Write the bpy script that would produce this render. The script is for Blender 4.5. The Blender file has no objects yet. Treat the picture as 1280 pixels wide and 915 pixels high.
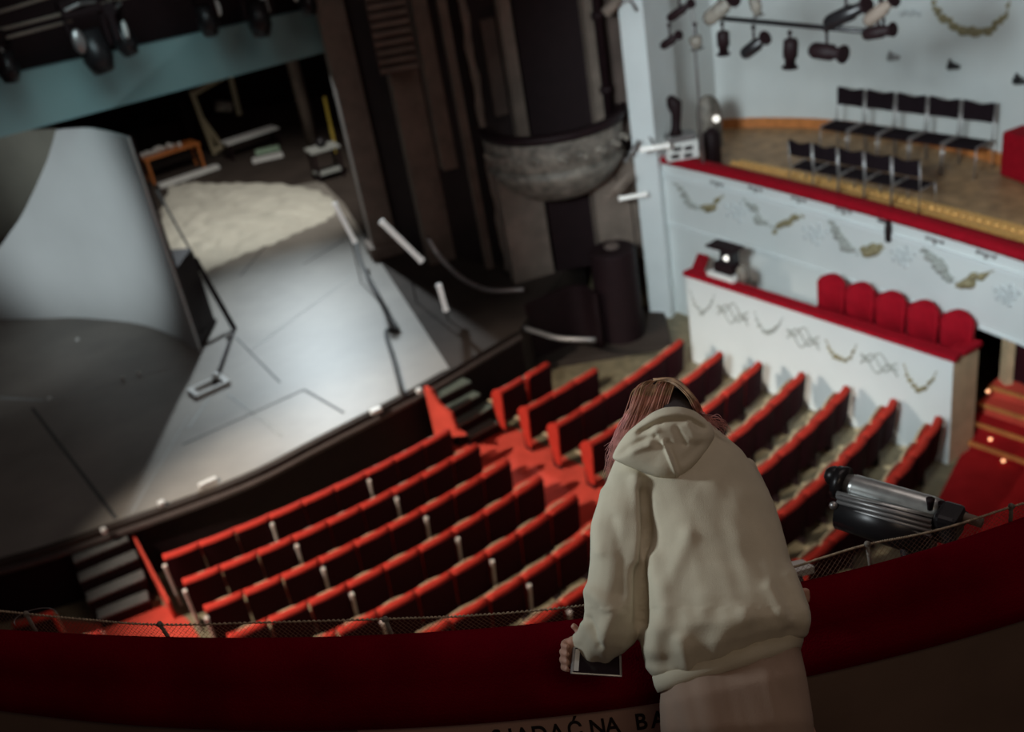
import bpy, bmesh, math, random
import numpy as np
from mathutils import Vector, Matrix, noise, kdtree
random.seed(7)
S = bpy.context.scene
COL = S.collection

# ---------------------------------------------------------------- camera
F, NX, NY, H = 1300.0, 1070.0, 2850.0, 10.0        # focal length in pixels, nadir vanishing point, eye height
nv = np.array([NX-640, NY-457.5, F]); nv /= np.linalg.norm(nv)
fw = np.array([0, 0, 1.]) - nv*nv[2]; fw /= np.linalg.norm(fw)
rt = np.cross(nv, fw)
if rt[0] < 0: rt = -rt
cd = bpy.data.cameras.new('camera'); cam = bpy.data.objects.new('camera', cd); COL.objects.link(cam)
R = Matrix(((rt[0], -rt[1], -rt[2]), (fw[0], -fw[1], -fw[2]), (-nv[0], nv[1], nv[2])))
cam.matrix_world = Matrix.Translation((0, 0, H)) @ R.to_4x4()
cd.sensor_width = 36; cd.lens = F/1280*36; cd.clip_start = 0.05; cd.clip_end = 200
cd.dof.use_dof = True; cd.dof.focus_distance = 2.72; cd.dof.aperture_fstop = 2.2
S.camera = cam
S.view_settings.view_transform = 'Standard'; S.view_settings.look = 'None'
S.view_settings.exposure = 0.0; S.view_settings.gamma = 1.0; S.view_settings.use_curve_mapping = False

# ---------------------------------------------------------------- light
W = bpy.data.worlds.new('world'); S.world = W; W.use_nodes = True
bg = W.node_tree.nodes['Background']
bg.inputs[0].default_value = (1.0, 0.72, 0.74, 1); bg.inputs[1].default_value = 0.022
def spot(name, loc, to, power, color, size, blend=0.4, radius=0.15):
    l = bpy.data.lights.new(name, 'SPOT'); l.energy = power; l.color = color
    l.spot_size = math.radians(size); l.spot_blend = blend; l.shadow_soft_size = radius
    o = bpy.data.objects.new(name, l); COL.objects.link(o); o.location = loc
    o.rotation_euler = (Vector(to)-Vector(loc)).to_track_quat('-Z', 'Y').to_euler(); return o
def area(name, loc, to, power, color, sx, sy):
    l = bpy.data.lights.new(name, 'AREA'); l.energy = power; l.color = color; l.shape = 'RECTANGLE'; l.size = sx; l.size_y = sy
    o = bpy.data.objects.new(name, l); COL.objects.link(o); o.location = loc
    o.rotation_euler = (Vector(to)-Vector(loc)).to_track_quat('-Z', 'Y').to_euler(); return o
spot('house_spotlight', (-11.5, 10.0, 10.5), (-1.2, 13.4, 0), 10500, (1.0, 0.89, 0.76), 42, 0.8, 0.12)
spot('gallery_spotlight', (-2.2, 3.3, 10.1), (6.3, 17.0, 3.7), 8200, (0.84, 0.97, 1.0), 46, 0.7, 0.9)
spot('stage_back_spotlight', (-5.9, 30.0, 9.2), (-3.7, 18.4, 1.1), 5800, (0.84, 0.95, 1.0), 50, 1.0, 0.2)
spot('stage_cloth_spotlight', (-4.0, 25.0, 10.5), (-6.5, 29.0, 1.1), 2500, (1.0, 0.96, 0.88), 62, 0.8, 0.2)
spot('stage_panel_spotlight', (-12.0, 14.6, 2.2), (-9.0, 22.5, 4.0), 1300, (0.88, 0.97, 1.0), 58, 0.9, 0.3)
spot('border_spotlight', (-5.5, 16.5, 9.8), (-6.4, 21.8, 6.3), 520, (0.70, 0.97, 1.0), 46, 1.0, 1.4)
spot('balcony_key', (-3.3, 2.9, 10.0), (0.36, 2.25, 8.45), 430, (0.88, 0.98, 1.0), 22, 1.0, 0.3)
area('balcony_fill', (0.7, -1.3, 11.9), (0.45, 2.0, 8.1), 19, (1.0, 0.79, 0.58), 1.4, 0.8)
area('hall_fill', (4.0, 6.0, 16.0), (0, 18, 0), 170, (1.0, 0.86, 0.8), 7, 7)

# ---------------------------------------------------------------- pixel <-> place (1280x915 frame)
def ray(x, y):
    d = np.array([x-640, y-457.5, F]); return np.array([d@rt, d@fw, -(d@nv)])
O3 = np.array([0, 0, H])
def U(x, y, z):                     # point of the horizontal plane at height z
    d = ray(x, y); return Vector(O3 + d*((z-H)/d[2]))
def D(x, y, c):                     # point at distance c along the view axis
    return Vector(O3 + ray(x, y)*(c/F))
def ZY(x, y, Y):                    # point at forward distance Y
    d = ray(x, y); return Vector(O3 + d*(Y/d[1]))
def OW(x, y, A, B, off=0.0):        # point of the vertical plane through A and B
    d = ray(x, y); A = Vector(A[:2]); B = Vector(B[:2]); n = Vector((-(B-A).y, (B-A).x)).normalized()
    A = A + n*off
    t = (A.x*n.x+A.y*n.y)/(d[0]*n.x+d[1]*n.y); return Vector(O3+d*t)
def OP(x, y, poly, off=0.0):        # point of a vertical folded wall over a plan polyline
    best = None
    for i in range(len(poly)-1):
        A, B = Vector(poly[i][:2]), Vector(poly[i+1][:2]); p = OW(x, y, A, B, off)
        s = (Vector(p[:2])-A).dot(B-A)/(B-A).length_squared
        e = max(0, -s, s-1)
        if best is None or e < best[0]: best = (e, p, (B-A).normalized())
    return best[1], best[2]
def P(v):
    q = np.array([v[0], v[1], v[2]-H]); c = q[0]*rt+q[1]*fw-q[2]*nv
    return 640+F*c[0]/c[2], 457.5+F*c[1]/c[2]

# ---------------------------------------------------------------- materials
def mat(name, c, rough=0.6, metal=0.0, var=0.12, scale=6.0, bump=0.0, bscale=60.0, sheen=0.0, c2=None, emit=None, spec=0.5):
    m = bpy.data.materials.new(name); m.use_nodes = True; nt = m.node_tree; b = nt.nodes['Principled BSDF']
    tc = nt.nodes.new('ShaderNodeTexCoord'); nz = nt.nodes.new('ShaderNodeTexNoise'); nz.inputs['Scale'].default_value = scale
    nz.inputs['Detail'].default_value = 5
    nt.links.new(tc.outputs['Object'], nz.inputs['Vector'])
    cr = nt.nodes.new('ShaderNodeValToRGB'); nt.links.new(nz.outputs['Fac'], cr.inputs['Fac'])
    a = c2 if c2 else tuple(x*(1-var) for x in c); bb = c if c2 else tuple(min(1, x*(1+var)) for x in c)
    cr.color_ramp.elements[0].color = (*a, 1); cr.color_ramp.elements[1].color = (*bb, 1)
    cr.color_ramp.elements[0].position = 0.32; cr.color_ramp.elements[1].position = 0.68
    nt.links.new(cr.outputs['Color'], b.inputs['Base Color'])
    b.inputs['Roughness'].default_value = rough; b.inputs['Metallic'].default_value = metal
    b.inputs['Specular IOR Level'].default_value = spec
    if sheen: b.inputs['Sheen Weight'].default_value = sheen; b.inputs['Sheen Roughness'].default_value = 0.4; b.inputs['Sheen Tint'].default_value = (*[min(1, x*2.5) for x in c], 1)
    if bump:
        n2 = nt.nodes.new('ShaderNodeTexNoise'); n2.inputs['Scale'].default_value = bscale; nt.links.new(tc.outputs['Object'], n2.inputs['Vector'])
        bp = nt.nodes.new('ShaderNodeBump'); bp.inputs['Strength'].default_value = bump; bp.inputs['Distance'].default_value = 0.01
        nt.links.new(n2.outputs['Fac'], bp.inputs['Height']); nt.links.new(bp.outputs['Normal'], b.inputs['Normal'])
    if emit: b.inputs['Emission Color'].default_value = (*emit[:3], 1); b.inputs['Emission Strength'].default_value = emit[3]
    return m
M = {}
M['velvet'] = mat('red_velvet', (0.50, 0.034, 0.020), 0.8, bump=0.3, sheen=0.12, scale=9, spec=0.2)
M['crimson'] = mat('crimson_velvet', (0.30, 0.003, 0.012), 0.85, bump=0.3, scale=9, spec=0.15)
M['velvet_dark'] = mat('dark_velvet', (0.030, 0.004, 0.007), 0.8, scale=9, spec=0.15)
M['rail_velvet'] = mat('rail_velvet', (0.115, 0.001, 0.007), 1.0, bump=0.3, bscale=200, scale=4, var=0.2, spec=0.0)
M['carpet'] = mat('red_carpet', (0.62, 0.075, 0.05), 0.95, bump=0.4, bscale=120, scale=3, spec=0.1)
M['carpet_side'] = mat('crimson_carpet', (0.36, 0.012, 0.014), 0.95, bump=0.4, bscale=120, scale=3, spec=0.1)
M['cream'] = mat('cream_plywood', (0.50, 0.42, 0.27), 0.45, scale=14)
M['whitepost'] = mat('pale_painted_metal', (0.60, 0.52, 0.48), 0.4)
M['parquet'] = mat('parquet', (0.20, 0.165, 0.10), 0.55, scale=5, var=0.25)
M['white'] = mat('white_plaster', (0.66, 0.69, 0.69), 0.7, scale=1.2, var=0.03)
M['whitetrim'] = mat('white_trim', (0.70, 0.74, 0.75), 0.5, scale=2, var=0.03)
M['gold'] = mat('tarnished_gilding', (0.24, 0.20, 0.11), 0.55, scale=20, var=0.3)
M['silver'] = mat('faded_grey_gilding', (0.32, 0.33, 0.31), 0.6, scale=20, var=0.25)
M['faint'] = mat('pale_grey_relief', (0.52, 0.55, 0.56), 0.7, scale=20, var=0.08)
M['ochre'] = mat('ochre_floor', (0.33, 0.20, 0.10), 0.5, scale=4, var=0.3)
M['goldband'] = mat('gold_fringe', (0.80, 0.42, 0.13), 0.6, scale=25, var=0.35)
M['wood'] = mat('light_wood', (0.58, 0.42, 0.26), 0.55, scale=5, var=0.12)
M['woodstep'] = mat('orange_wood', (0.55, 0.20, 0.06), 0.4, scale=8)
M['black'] = mat('black_paint', (0.015, 0.0065, 0.008), 0.6, scale=5, spec=0.2)
M['blackgloss'] = mat('black_metal', (0.02, 0.018, 0.02), 0.35, metal=0.3, scale=8)
M['blackfabric'] = mat('black_fabric', (0.015, 0.009, 0.012), 0.95, scale=8, spec=0.1)
M['chrome'] = mat('steel_tube', (0.42, 0.40, 0.40), 0.35, metal=0.8)
M['greymetal'] = mat('grey_metal', (0.30, 0.29, 0.29), 0.4, metal=0.6, scale=6)
M['stage'] = mat('grey_dance_vinyl', (0.265, 0.24, 0.212), 0.46, scale=0.7, var=0.2, bump=0.05, bscale=8)
M['stagewood'] = mat('dark_stage_boards', (0.05, 0.038, 0.032), 0.8, spec=0.2, scale=1.2, var=0.2)
M['lip'] = mat('brown_edge_strip', (0.09, 0.07, 0.065), 0.5)
M['panel'] = mat('pale_scenery_cloth', (0.60, 0.63, 0.63), 0.7, scale=0.5, var=0.06)
M['panelback'] = mat('beige_scenery_cloth', (0.36, 0.35, 0.29), 0.8, scale=0.7, var=0.15)
M['border'] = mat('teal_border', (0.22, 0.36, 0.37), 0.75, scale=0.4, var=0.1)
M['sheet'] = mat('cream_sheet', (0.62, 0.60, 0.52), 0.8, scale=1.5, var=0.1)
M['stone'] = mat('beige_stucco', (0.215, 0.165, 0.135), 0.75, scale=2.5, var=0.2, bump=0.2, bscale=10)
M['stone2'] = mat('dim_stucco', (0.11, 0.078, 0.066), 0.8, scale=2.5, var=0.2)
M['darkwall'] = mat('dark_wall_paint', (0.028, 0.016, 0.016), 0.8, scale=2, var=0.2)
M['litstrip'] = mat('lit_parapet_beige', (0.55, 0.34, 0.27), 0.8, scale=3, var=0.1)  # parapet beige as it looks where light reaches it
M['bowl'] = mat('weathered_grey_gilding', (0.19, 0.165, 0.14), 0.6, scale=5, var=0.5)
M['tread'] = mat('green_grey_tread', (0.14, 0.17, 0.145), 0.6, scale=4)
M['treadd'] = mat('dark_grey_tread', (0.12, 0.12, 0.115), 0.6, scale=4)
M['tape'] = mat('dark_tape', (0.06, 0.06, 0.06), 0.6)
M['tapel'] = mat('pale_tape', (0.36, 0.37, 0.36), 0.6)
M['lightwhite'] = mat('white_plastic', (0.72, 0.72, 0.70), 0.4, scale=3, var=0.05)
M['bulb'] = mat('lit_lens', (0.9, 0.9, 0.85), 0.3, emit=(1, 0.97, 0.88, 1.2))
M['warmbulb'] = mat('warm_lamp', (0.9, 0.5, 0.3), 0.3, emit=(1, 0.45, 0.22, 2.0))
M['parapet'] = mat('brown_parapet', (0.20, 0.135, 0.10), 0.8, scale=3, var=0.12)
M['ink'] = mat('black_lettering', (0.018, 0.01, 0.01), 0.7)
M['hoodie'] = mat('stone_cotton', (0.60, 0.545, 0.425), 0.95, bump=0.25, bscale=500, scale=12, var=0.05, spec=0.15)
M['pants'] = mat('sand_cotton', (0.36, 0.26, 0.205), 0.95, bump=0.2, bscale=500, scale=10, var=0.06, spec=0.15)
M['skin'] = mat('skin', (0.48, 0.26, 0.19), 0.5, scale=30, var=0.06)
M['hair1'] = mat('dark_blond_hair', (0.36, 0.21, 0.12), 0.45, scale=40, var=0.35)
M['hair2'] = mat('copper_hair', (0.46, 0.20, 0.15), 0.45, scale=40, var=0.3)
M['hair3'] = mat('dusty_pink_hair', (0.62, 0.27, 0.25), 0.5, scale=40, var=0.25)
M['hair0'] = mat('shade_dark_hair', (0.02, 0.012, 0.012), 0.6, scale=40, var=0.3)  # shade at the back of the head put into the hair colour
M['glass'] = mat('dark_screen', (0.02, 0.012, 0.016), 0.12)
M['rope'] = mat('tan_rope', (0.34, 0.26, 0.18), 0.8, scale=60, var=0.4)
M['net'] = mat('brown_net', (0.22, 0.12, 0.08), 0.8)
M['yellow'] = mat('yellow_paint', (0.5, 0.36, 0.06), 0.5)
M['orange'] = mat('orange_wood_edge', (0.55, 0.17, 0.04), 0.5)
M['greenish'] = mat('pale_green_paint', (0.35, 0.5, 0.36), 0.5)
M['steel_light'] = mat('brushed_alloy', (0.55, 0.56, 0.55), 0.3, metal=0.7, scale=30)

# ---------------------------------------------------------------- helpers
def link(name, me, m, parent=None, smooth=False):
    o = bpy.data.objects.new(name, me); COL.objects.link(o)
    for mm in (m if isinstance(m, (list, tuple)) else [m]): me.materials.append(mm)
    if smooth: me.polygons.foreach_set('use_smooth', [True]*len(me.polygons))
    if parent: o.parent = parent
    return o
def obj(name, bm, m, parent=None, smooth=False, bevel=0.0):
    bmesh.ops.recalc_face_normals(bm, faces=bm.faces[:])
    if bevel:
        bmesh.ops.bevel(bm, geom=[e for e in bm.edges if len(e.link_faces) == 2 and e.calc_face_angle(0) > 0.6], offset=bevel, segments=2, affect='EDGES', profile=0.5)
    me = bpy.data.meshes.new(name); bm.to_mesh(me); bm.free(); return link(name, me, m, parent, smooth)
def tag(o, label, cat, group=None, kind=None):
    o['label'] = label; o['category'] = cat
    if group: o['group'] = group
    if kind: o['kind'] = kind
    return o
def thing(name, label, cat, loc=(0, 0, 0), rz=0.0, group=None):
    o = bpy.data.objects.new(name, None); COL.objects.link(o); o.location = loc; o.rotation_euler = (0, 0, rz); o.empty_display_size = 0.2
    return tag(o, label, cat, group)
def struct(name, bm, m, parent=None, smooth=False, bevel=0.0):
    o = obj(name, bm, m, parent, smooth, bevel)
    if not parent: o['kind'] = 'structure'
    return o
def copy_tree(o, parent=None):
    c = o.copy(); COL.objects.link(c)
    if parent: c.parent = parent
    for ch in list(o.children): copy_tree(ch, c)
    return c
def B(): return bmesh.new()
def box(bm, a, b, rz=0, about=(0, 0, 0)):
    vs = [Vector((x, y, z)) for z in (a[2], b[2]) for y in (a[1], b[1]) for x in (a[0], b[0])]
    if rz: m = Matrix.Rotation(rz, 3, 'Z'); ab = Vector(about); vs = [m @ (v-ab)+ab for v in vs]
    v = [bm.verts.new(q) for q in vs]
    for f in ((0, 2, 3, 1), (4, 5, 7, 6), (0, 1, 5, 4), (2, 6, 7, 3), (0, 4, 6, 2), (1, 3, 7, 5)): bm.faces.new([v[i] for i in f])
def ring_loft(bm, rings, close=True, cap=True):
    vs = [[bm.verts.new(p) for p in r] for r in rings]; n = len(rings[0])
    for i in range(len(vs)-1):
        for j in range(n if close else n-1):
            bm.faces.new((vs[i][j], vs[i][(j+1) % n], vs[i+1][(j+1) % n], vs[i+1][j]))
    if cap and close: bm.faces.new(list(reversed(vs[0]))); bm.faces.new(vs[-1])
def tube(bm, pts, r, n=8):
    pts = [Vector(p) for p in pts]; rs = r if isinstance(r, (list, tuple)) else [r]*len(pts)
    t = (pts[1]-pts[0]).normalized(); up = Vector((0, 0, 1)) if abs(t.z) < .9 else Vector((1, 0, 0)); a = t.cross(up).normalized()
    rings = []
    for i, p in enumerate(pts):
        t = (pts[min(i+1, len(pts)-1)]-pts[max(i-1, 0)])
        if t.length < 1e-9: t = Vector((0, 0, 1))
        t.normalize(); a = (a-t*a.dot(t)).normalized(); b = t.cross(a)
        rings.append([p+(a*math.cos(2*math.pi*k/n)+b*math.sin(2*math.pi*k/n))*rs[i] for k in range(n)])
    ring_loft(bm, rings)
def ball(bm, c, r, s=(1, 1, 1), u=10, v=6, rot=None):
    mt = Matrix.Translation(c)
    if rot is not None: mt = mt @ rot.to_4x4()
    bmesh.ops.create_uvsphere(bm, u_segments=u, v_segments=v, radius=r, matrix=mt @ Matrix.Diagonal((*s, 1)))
def prism(bm, poly, z0, z1):        # plan polygon extruded
    lo = [bm.verts.new((p[0], p[1], z0)) for p in poly]; hi = [bm.verts.new((p[0], p[1], z1)) for p in poly]; n = len(poly)
    bm.faces.new(list(reversed(lo))); bm.faces.new(hi)
    for i in range(n): bm.faces.new((lo[i], lo[(i+1) % n], hi[(i+1) % n], hi[i]))
def offset(poly, d):                # to the left of the direction of travel
    out = []
    for i, p in enumerate(poly):
        a = Vector(poly[max(i-1, 0)][:2]); b = Vector(poly[min(i+1, len(poly)-1)][:2]); t = (b-a).normalized()
        out.append(Vector((p[0]-t.y*d, p[1]+t.x*d)))
    return out
def sweep(bm, poly, section):       # section: list of (offset to the left, z) swept along a plan polyline
    rings = []
    offs = {}
    for (d, z) in section: offs[d] = offset(poly, d)
    for i in range(len(poly)): rings.append([Vector((*offs[d][i], z)) for (d, z) in section])
    ring_loft(bm, rings)
def smooth_poly(pts, n):            # Catmull-Rom
    pts = [Vector(p[:2]) for p in pts]; pts = [pts[0]*2-pts[1]]+pts+[pts[-1]*2-pts[-2]]; out = []
    for i in range(1, len(pts)-2):
        for k in range(n):
            t = k/n; p0, p1, p2, p3 = pts[i-1:i+3]
            out.append(0.5*((2*p1)+(p2-p0)*t+(2*p0-5*p1+4*p2-p3)*t*t+(3*p1-p0-3*p2+p3)*t**3))
    out.append(pts[-2]); return out
def sm3(pts, n=6):
    pts = [Vector(p) for p in pts]; pts = [pts[0]*2-pts[1]]+pts+[pts[-1]*2-pts[-2]]; out = []
    for i in range(1, len(pts)-2):
        for k in range(n):
            t = k/n; p0, p1, p2, p3 = pts[i-1:i+3]
            out.append(0.5*((2*p1)+(p2-p0)*t+(2*p0-5*p1+4*p2-p3)*t*t+(3*p1-p0-3*p2+p3)*t**3))
    out.append(pts[-2]); return out
def remesh(bm, voxel, smooth_it=4):
    me = bpy.data.meshes.new('tmp'); bmesh.ops.recalc_face_normals(bm, faces=bm.faces[:]); bm.to_mesh(me); bm.free()
    o = bpy.data.objects.new('tmp', me); COL.objects.link(o)
    r = o.modifiers.new('r', 'REMESH'); r.mode = 'VOXEL'; r.voxel_size = voxel
    if smooth_it: s = o.modifiers.new('s', 'SMOOTH'); s.iterations = smooth_it; s.factor = 0.5
    dg = bpy.context.evaluated_depsgraph_get(); out = bpy.data.meshes.new_from_object(o.evaluated_get(dg))
    bpy.data.objects.remove(o); return out
ORD = ['first', 'second', 'third', 'fourth', 'fifth', 'sixth', 'seventh', 'eighth', 'ninth', 'tenth', 'eleventh', 'twelfth']
ex = Vector((0.835, 0.55)); ax = Vector((-0.55, 0.835))   # along the stage front, and towards the back of the stage
ROT = math.atan2(0.55, 0.835)
ZS = 1.1                                                 # stage height

# ================================================================ SETTING
bm = B(); box(bm, (-16, -2, -0.2), (14, 30, 0)); struct('floor', bm, M['parquet'])
edge = smooth_poly([(-12.5, 13.1), (-10.6, 13.25)]+[U(x, y, ZS)[:2] for x, y in ((0, 703), (150, 655), (303, 599), (400, 550), (520, 488), (600, 441), (648, 413))], 5)
bm = B(); prism(bm, [(-16, 13.2)]+[tuple(p) for p in edge]+[(0.5, 18.6), (2.0, 21.5), (2.0, 42), (-20, 42), (-20, 13.2)], 0.0, ZS)
stage = struct('stage_floor', bm, [M['stagewood']])
# grey dance floor sheet laid on the boards
vin = [tuple(p) for p in offset(edge, 0.12)[:]]
vin = [p for p in vin if p[0] < U(560, 462, ZS).x]
bm = B(); prism(bm, vin+[U(562, 461, ZS)[:2], U(480, 335, ZS)[:2], U(430, 255, ZS)[:2], (-4.6, 30.2), (-14, 30.2), (-14, 14.0)], ZS+0.001, ZS+0.012)
vinyl = tag(obj('dance_floor', bm, M['stage']), 'large grey vinyl dance floor laid over the dark stage boards', 'dance floor')
# edge strip and black fascia
bm = B(); sweep(bm, edge, [(0.0, ZS-0.16), (-0.10, ZS-0.16), (-0.10, ZS-0.10), (0.0, ZS-0.10)]); struct('trim_1', bm, M['lip'])
bm = B(); sweep(bm, edge, [(0.03, 0.0), (-0.02, 0.0), (-0.02, ZS-0.17), (0.03, ZS-0.17)]); struct('stage_fascia', bm, M['black'])

def strip(name, a, b, w, m, parent, z=ZS+0.014):
    a, b = U(*a, z), U(*b, z); t = (b-a).normalized(); n = Vector((-t.y, t.x, 0))*w/2
    bm = B(); prism(bm, [(a-n)[:2], (b-n)[:2], (b+n)[:2], (a+n)[:2]], z-0.002, z+0.002); return obj(name, bm, m, parent)
for a, b, w, m in (((40, 510), (145, 648), .06, 'tape'), ((228, 556), (380, 487), .05, 'tape'), ((380, 487), (430, 516), .05, 'tape'), ((235, 535), (262, 498), .05, 'tapel'),
                   ((285, 492), (352, 545), .05, 'tapel'), ((295, 422), (350, 478), .04, 'tape'), ((0, 497), (55, 500), .07, 'tapel'), ((62, 500), (240, 452), .03, 'tapel'),
                   ((380, 330), (430, 300), .05, 'tape'), ((310, 440), (440, 345), .03, 'tapel'), ((165, 640), (236, 520), .02, 'tapel'), ((345, 292), (300, 345), .04, 'tape')):
    strip('floor_tape', a, b, w, M[m], vinyl)
# stage surround
bm = B(); box(bm, (-20, 41.5, 0), (4, 42, 14)); struct('wall_back', bm, M['black'])
bm = B(); box(bm, (-20.3, 13, 0), (-20, 42, 14)); struct('wall_left', bm, M['black'])

# ---- proscenium side wall with strips, opening and box bowl
def slab(name, px0, px1, py, Y, z0, z1, m, depth=0.35, rz=0.25, parent=None, z0px=None):
    a, b = ZY(px0, py, Y), ZY(px1, py, Y)
    bm = B(); box(bm, (a.x, Y, z0), (b.x, Y+depth, z1), rz, ((a.x+b.x)/2, Y, 0))
    return obj(name, bm, M[m], parent)
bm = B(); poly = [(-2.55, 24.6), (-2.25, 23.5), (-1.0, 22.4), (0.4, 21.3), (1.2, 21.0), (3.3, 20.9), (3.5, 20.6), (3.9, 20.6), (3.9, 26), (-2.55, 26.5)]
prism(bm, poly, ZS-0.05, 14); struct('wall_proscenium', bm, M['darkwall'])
PW = thing('proscenium_column', 'tall beige column at the edge of the stage opening, beside the teal border', 'column', (-2.9, 23.6, ZS))
def rel(root):   # mesh coordinates are given in world space; shift to the root
    bpy.context.view_layer.update()
    for c in root.children: c.matrix_parent_inverse = root.matrix_world.inverted()
slab('shaft', 418, 452, 103, 23.2, ZS+0.3, 13, 'stone', .5, parent=PW); slab('plinth', 412, 458, 103, 23.1, ZS, ZS+0.3, 'stone', .7, parent=PW); rel(PW)
def col(label, *a, **k):
    o = slab(*a, **k); tag(o, label, 'pilaster'); return o
col('wide dim beige pilaster under the slatted vent', 'pilaster', 488, 530, 95, 22.2, ZS, 13, 'stone', .45)
col('short beige wall panel hanging right of the vent, ending above a dark recess', 'wall_panel', 532, 563, 95, 21.9, 3.3, 13, 'stone', .45)
col('narrow beige upright strip left of the knobbly drainpipe', 'pilaster', 564, 574, 90, 21.3, ZS, 13, 'stone', .2)
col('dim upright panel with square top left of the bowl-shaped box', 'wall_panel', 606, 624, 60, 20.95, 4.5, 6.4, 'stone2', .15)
col('beige door jamb left of the dark box opening', 'door_jamb', 624, 640, 20, 20.7, 4.0, 13, 'stone', .25)
col('beige door jamb right of the dark box opening', 'door_jamb', 730, 742, 20, 20.5, 3.8, 13, 'stone', .25)
col('beige pilaster directly under the bowl-shaped box', 'pilaster', 634, 688, 300, 20.35, ZS, 3.9, 'stone', .3)
col('beige wall pier right of the dark recess under the box', 'pilaster', 748, 806, 300, 20.3, ZS, 3.4, 'stone', .3)
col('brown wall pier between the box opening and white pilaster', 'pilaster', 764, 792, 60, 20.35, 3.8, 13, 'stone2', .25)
a, b = ZY(642, 20, 20.8), ZY(728, 20, 20.8)
bm = B(); box(bm, (a.x, 20.75, 4.0), (b.x, 20.95, 13)); o = obj('curtain', bm, M['black']); tag(o, 'black sheet standing in for the dark of the box opening above the bowl', 'curtain')  # black sheet paints the darkness inside the open box
a, b = ZY(690, 300, 20.6), ZY(746, 300, 20.6)
bm = B(); box(bm, (a.x, 20.5, ZS), (b.x, 20.8, 3.4)); o = obj('curtain', bm, M['black']); tag(o, 'black sheet standing in for the dark of the doorway below the bowl-shaped box', 'curtain')  # the unlit recess is painted as a black sheet
# drainpipes
bm = B(); p = [ZY(587, 58, 20.9), ZY(600, 180, 20.9)]; x = p[0].x
pts = []; rs = []
for i in range(60): pts.append((x+0.02*math.sin(i), 20.95, ZS+0.05+i*0.2)); rs.append(0.075+0.02*(i % 3 == 0))
tube(bm, pts, rs, 10); tag(obj('drainpipe', bm, M['stone'], smooth=True), 'knobbly beige pipe rising left of the bowl-shaped box', 'pipe')
bm = B(); x = ZY(752, 60, 20.1).x; tube(bm, [(x, 20.1, 4.1), (x, 20.1, 13)], 0.09, 10)
for z in (4.8, 6.2, 7.6): tube(bm, [(x, 20.1, z), (x, 20.1, z+.12)], 0.13, 10)
tag(obj('drainpipe', bm, M['black'], smooth=True), 'black pipe right of the dark box opening', 'pipe')
# vent
v = thing('wall_vent', 'slatted beige wall vent at top of the dark proscenium wall', 'vent', ZY(490, 45, 21.6))
bm = B(); a, b = ZY(462, 30, 21.6), ZY(514, 30, 21.6); zt = ZY(488, -20, 21.6).z; zb = ZY(500, 90, 21.6).z
box(bm, (a.x, 21.6, zb), (b.x, 21.7, zt)); obj('back_plate', bm, M['stone2'], v)
for i in range(10):
    z = zb+0.05+i*(zt-zb)/9.5; bm = B(); box(bm, (a.x+.03, 21.5, z), (b.x-.03, 21.6, z+0.07)); obj('slat', bm, M['stone'], v)
rel(v)
# bowl
bc = Vector((1.62, 20.3)); Rb = 1.42
zr = ZY(695, 170, 18.9).z
bw = thing('proscenium_box', 'bowl-shaped weathered grey balcony box projecting from the dark wall', 'balcony', (bc.x, bc.y, zr-1.1))
def lathe(bm, prof, c, n=40, a0=math.pi, a1=2*math.pi):
    rings = []
    for (r, z) in prof: rings.append([Vector((c.x+r*math.cos(a0+(a1-a0)*k/n), c.y+r*math.sin(a0+(a1-a0)*k/n), z)) for k in range(n+1)])
    ring_loft(bm, rings, close=False, cap=False)
bm = B(); lathe(bm, [(Rb-.02, zr-.12), (Rb+.0, zr-.2), (Rb-.04, zr-.5), (Rb-.10, zr-.72), (Rb-.12, zr-.74), (Rb-.02, zr-.80), (Rb-.08, zr-.92), (Rb-.3, zr-1.22), (Rb-.62, zr-1.46), (0.4, zr-1.6), (0.01, zr-1.62)], bc)
obj('bowl', bm, M['bowl'], bw, True)
bm = B(); lathe(bm, [(Rb-.16, zr-.05), (Rb-.14, zr+.02), (Rb+.06, zr+.02), (Rb+.08, zr-.06), (Rb+.04, zr-.13), (Rb-.14, zr-.13), (Rb-.16, zr-.05)], bc); obj('rim', bm, M['black'], bw, True)
bm = B(); lathe(bm, [(Rb-.14, zr-.05), (Rb-.16, zr-.95), (0.01, zr-.98)], bc); obj('inner_wall', bm, M['black'], bw, True)
for k in range(9):
    a = math.pi*1.12+k*0.29; c = Vector((bc.x+(Rb-.03)*math.cos(a), bc.y+(Rb-.03)*math.sin(a), zr-.45))
    bm = B(); ball(bm, c, 0.10, (1, 1, .7)); ball(bm, c+Vector((.1, 0, -.06)), 0.06); ball(bm, c+Vector((-.1, 0, .05)), 0.05); obj('ornament', bm, M['bowl'], bw, True)
rel(bw)

# ---- white pilaster and gallery walls
A0, A1 = Vector((3.30, 20.02)), Vector((3.62, 19.72))
bm = B(); prism(bm, [U(812, 388, 0.15)[:2], (3.50, 19.55), (4.2, 20.6), (3.6, 21.2)], 0.0, 13)
struct('trim_2', bm, M['whitetrim'])
railpx = [(814, 197), (850, 208), (897, 220), (950, 230), (999, 240), (1050, 254), (1092, 269), (1150, 285), (1210, 301), (1280, 324)]
gr = [U(x, y, 3.35)[:2] for x, y in railpx]; gr = [Vector(p) for p in gr]
gx = np.polyfit([p.y for p in gr], [p.x for p in gr], 2)
GR = [Vector((float(np.polyval(gx, y)), y)) for y in np.linspace(gr[0].y, 10.2, 26)]     # front line of the gallery, towards the viewer
L_ = offset(GR, 1.0)
bm = B(); sweep(bm, GR, [(0.0, 2.02), (0.35, 2.02), (0.35, 3.33), (0.0, 3.33)]); struct('wall_gallery_front', bm, M['white'])
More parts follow.
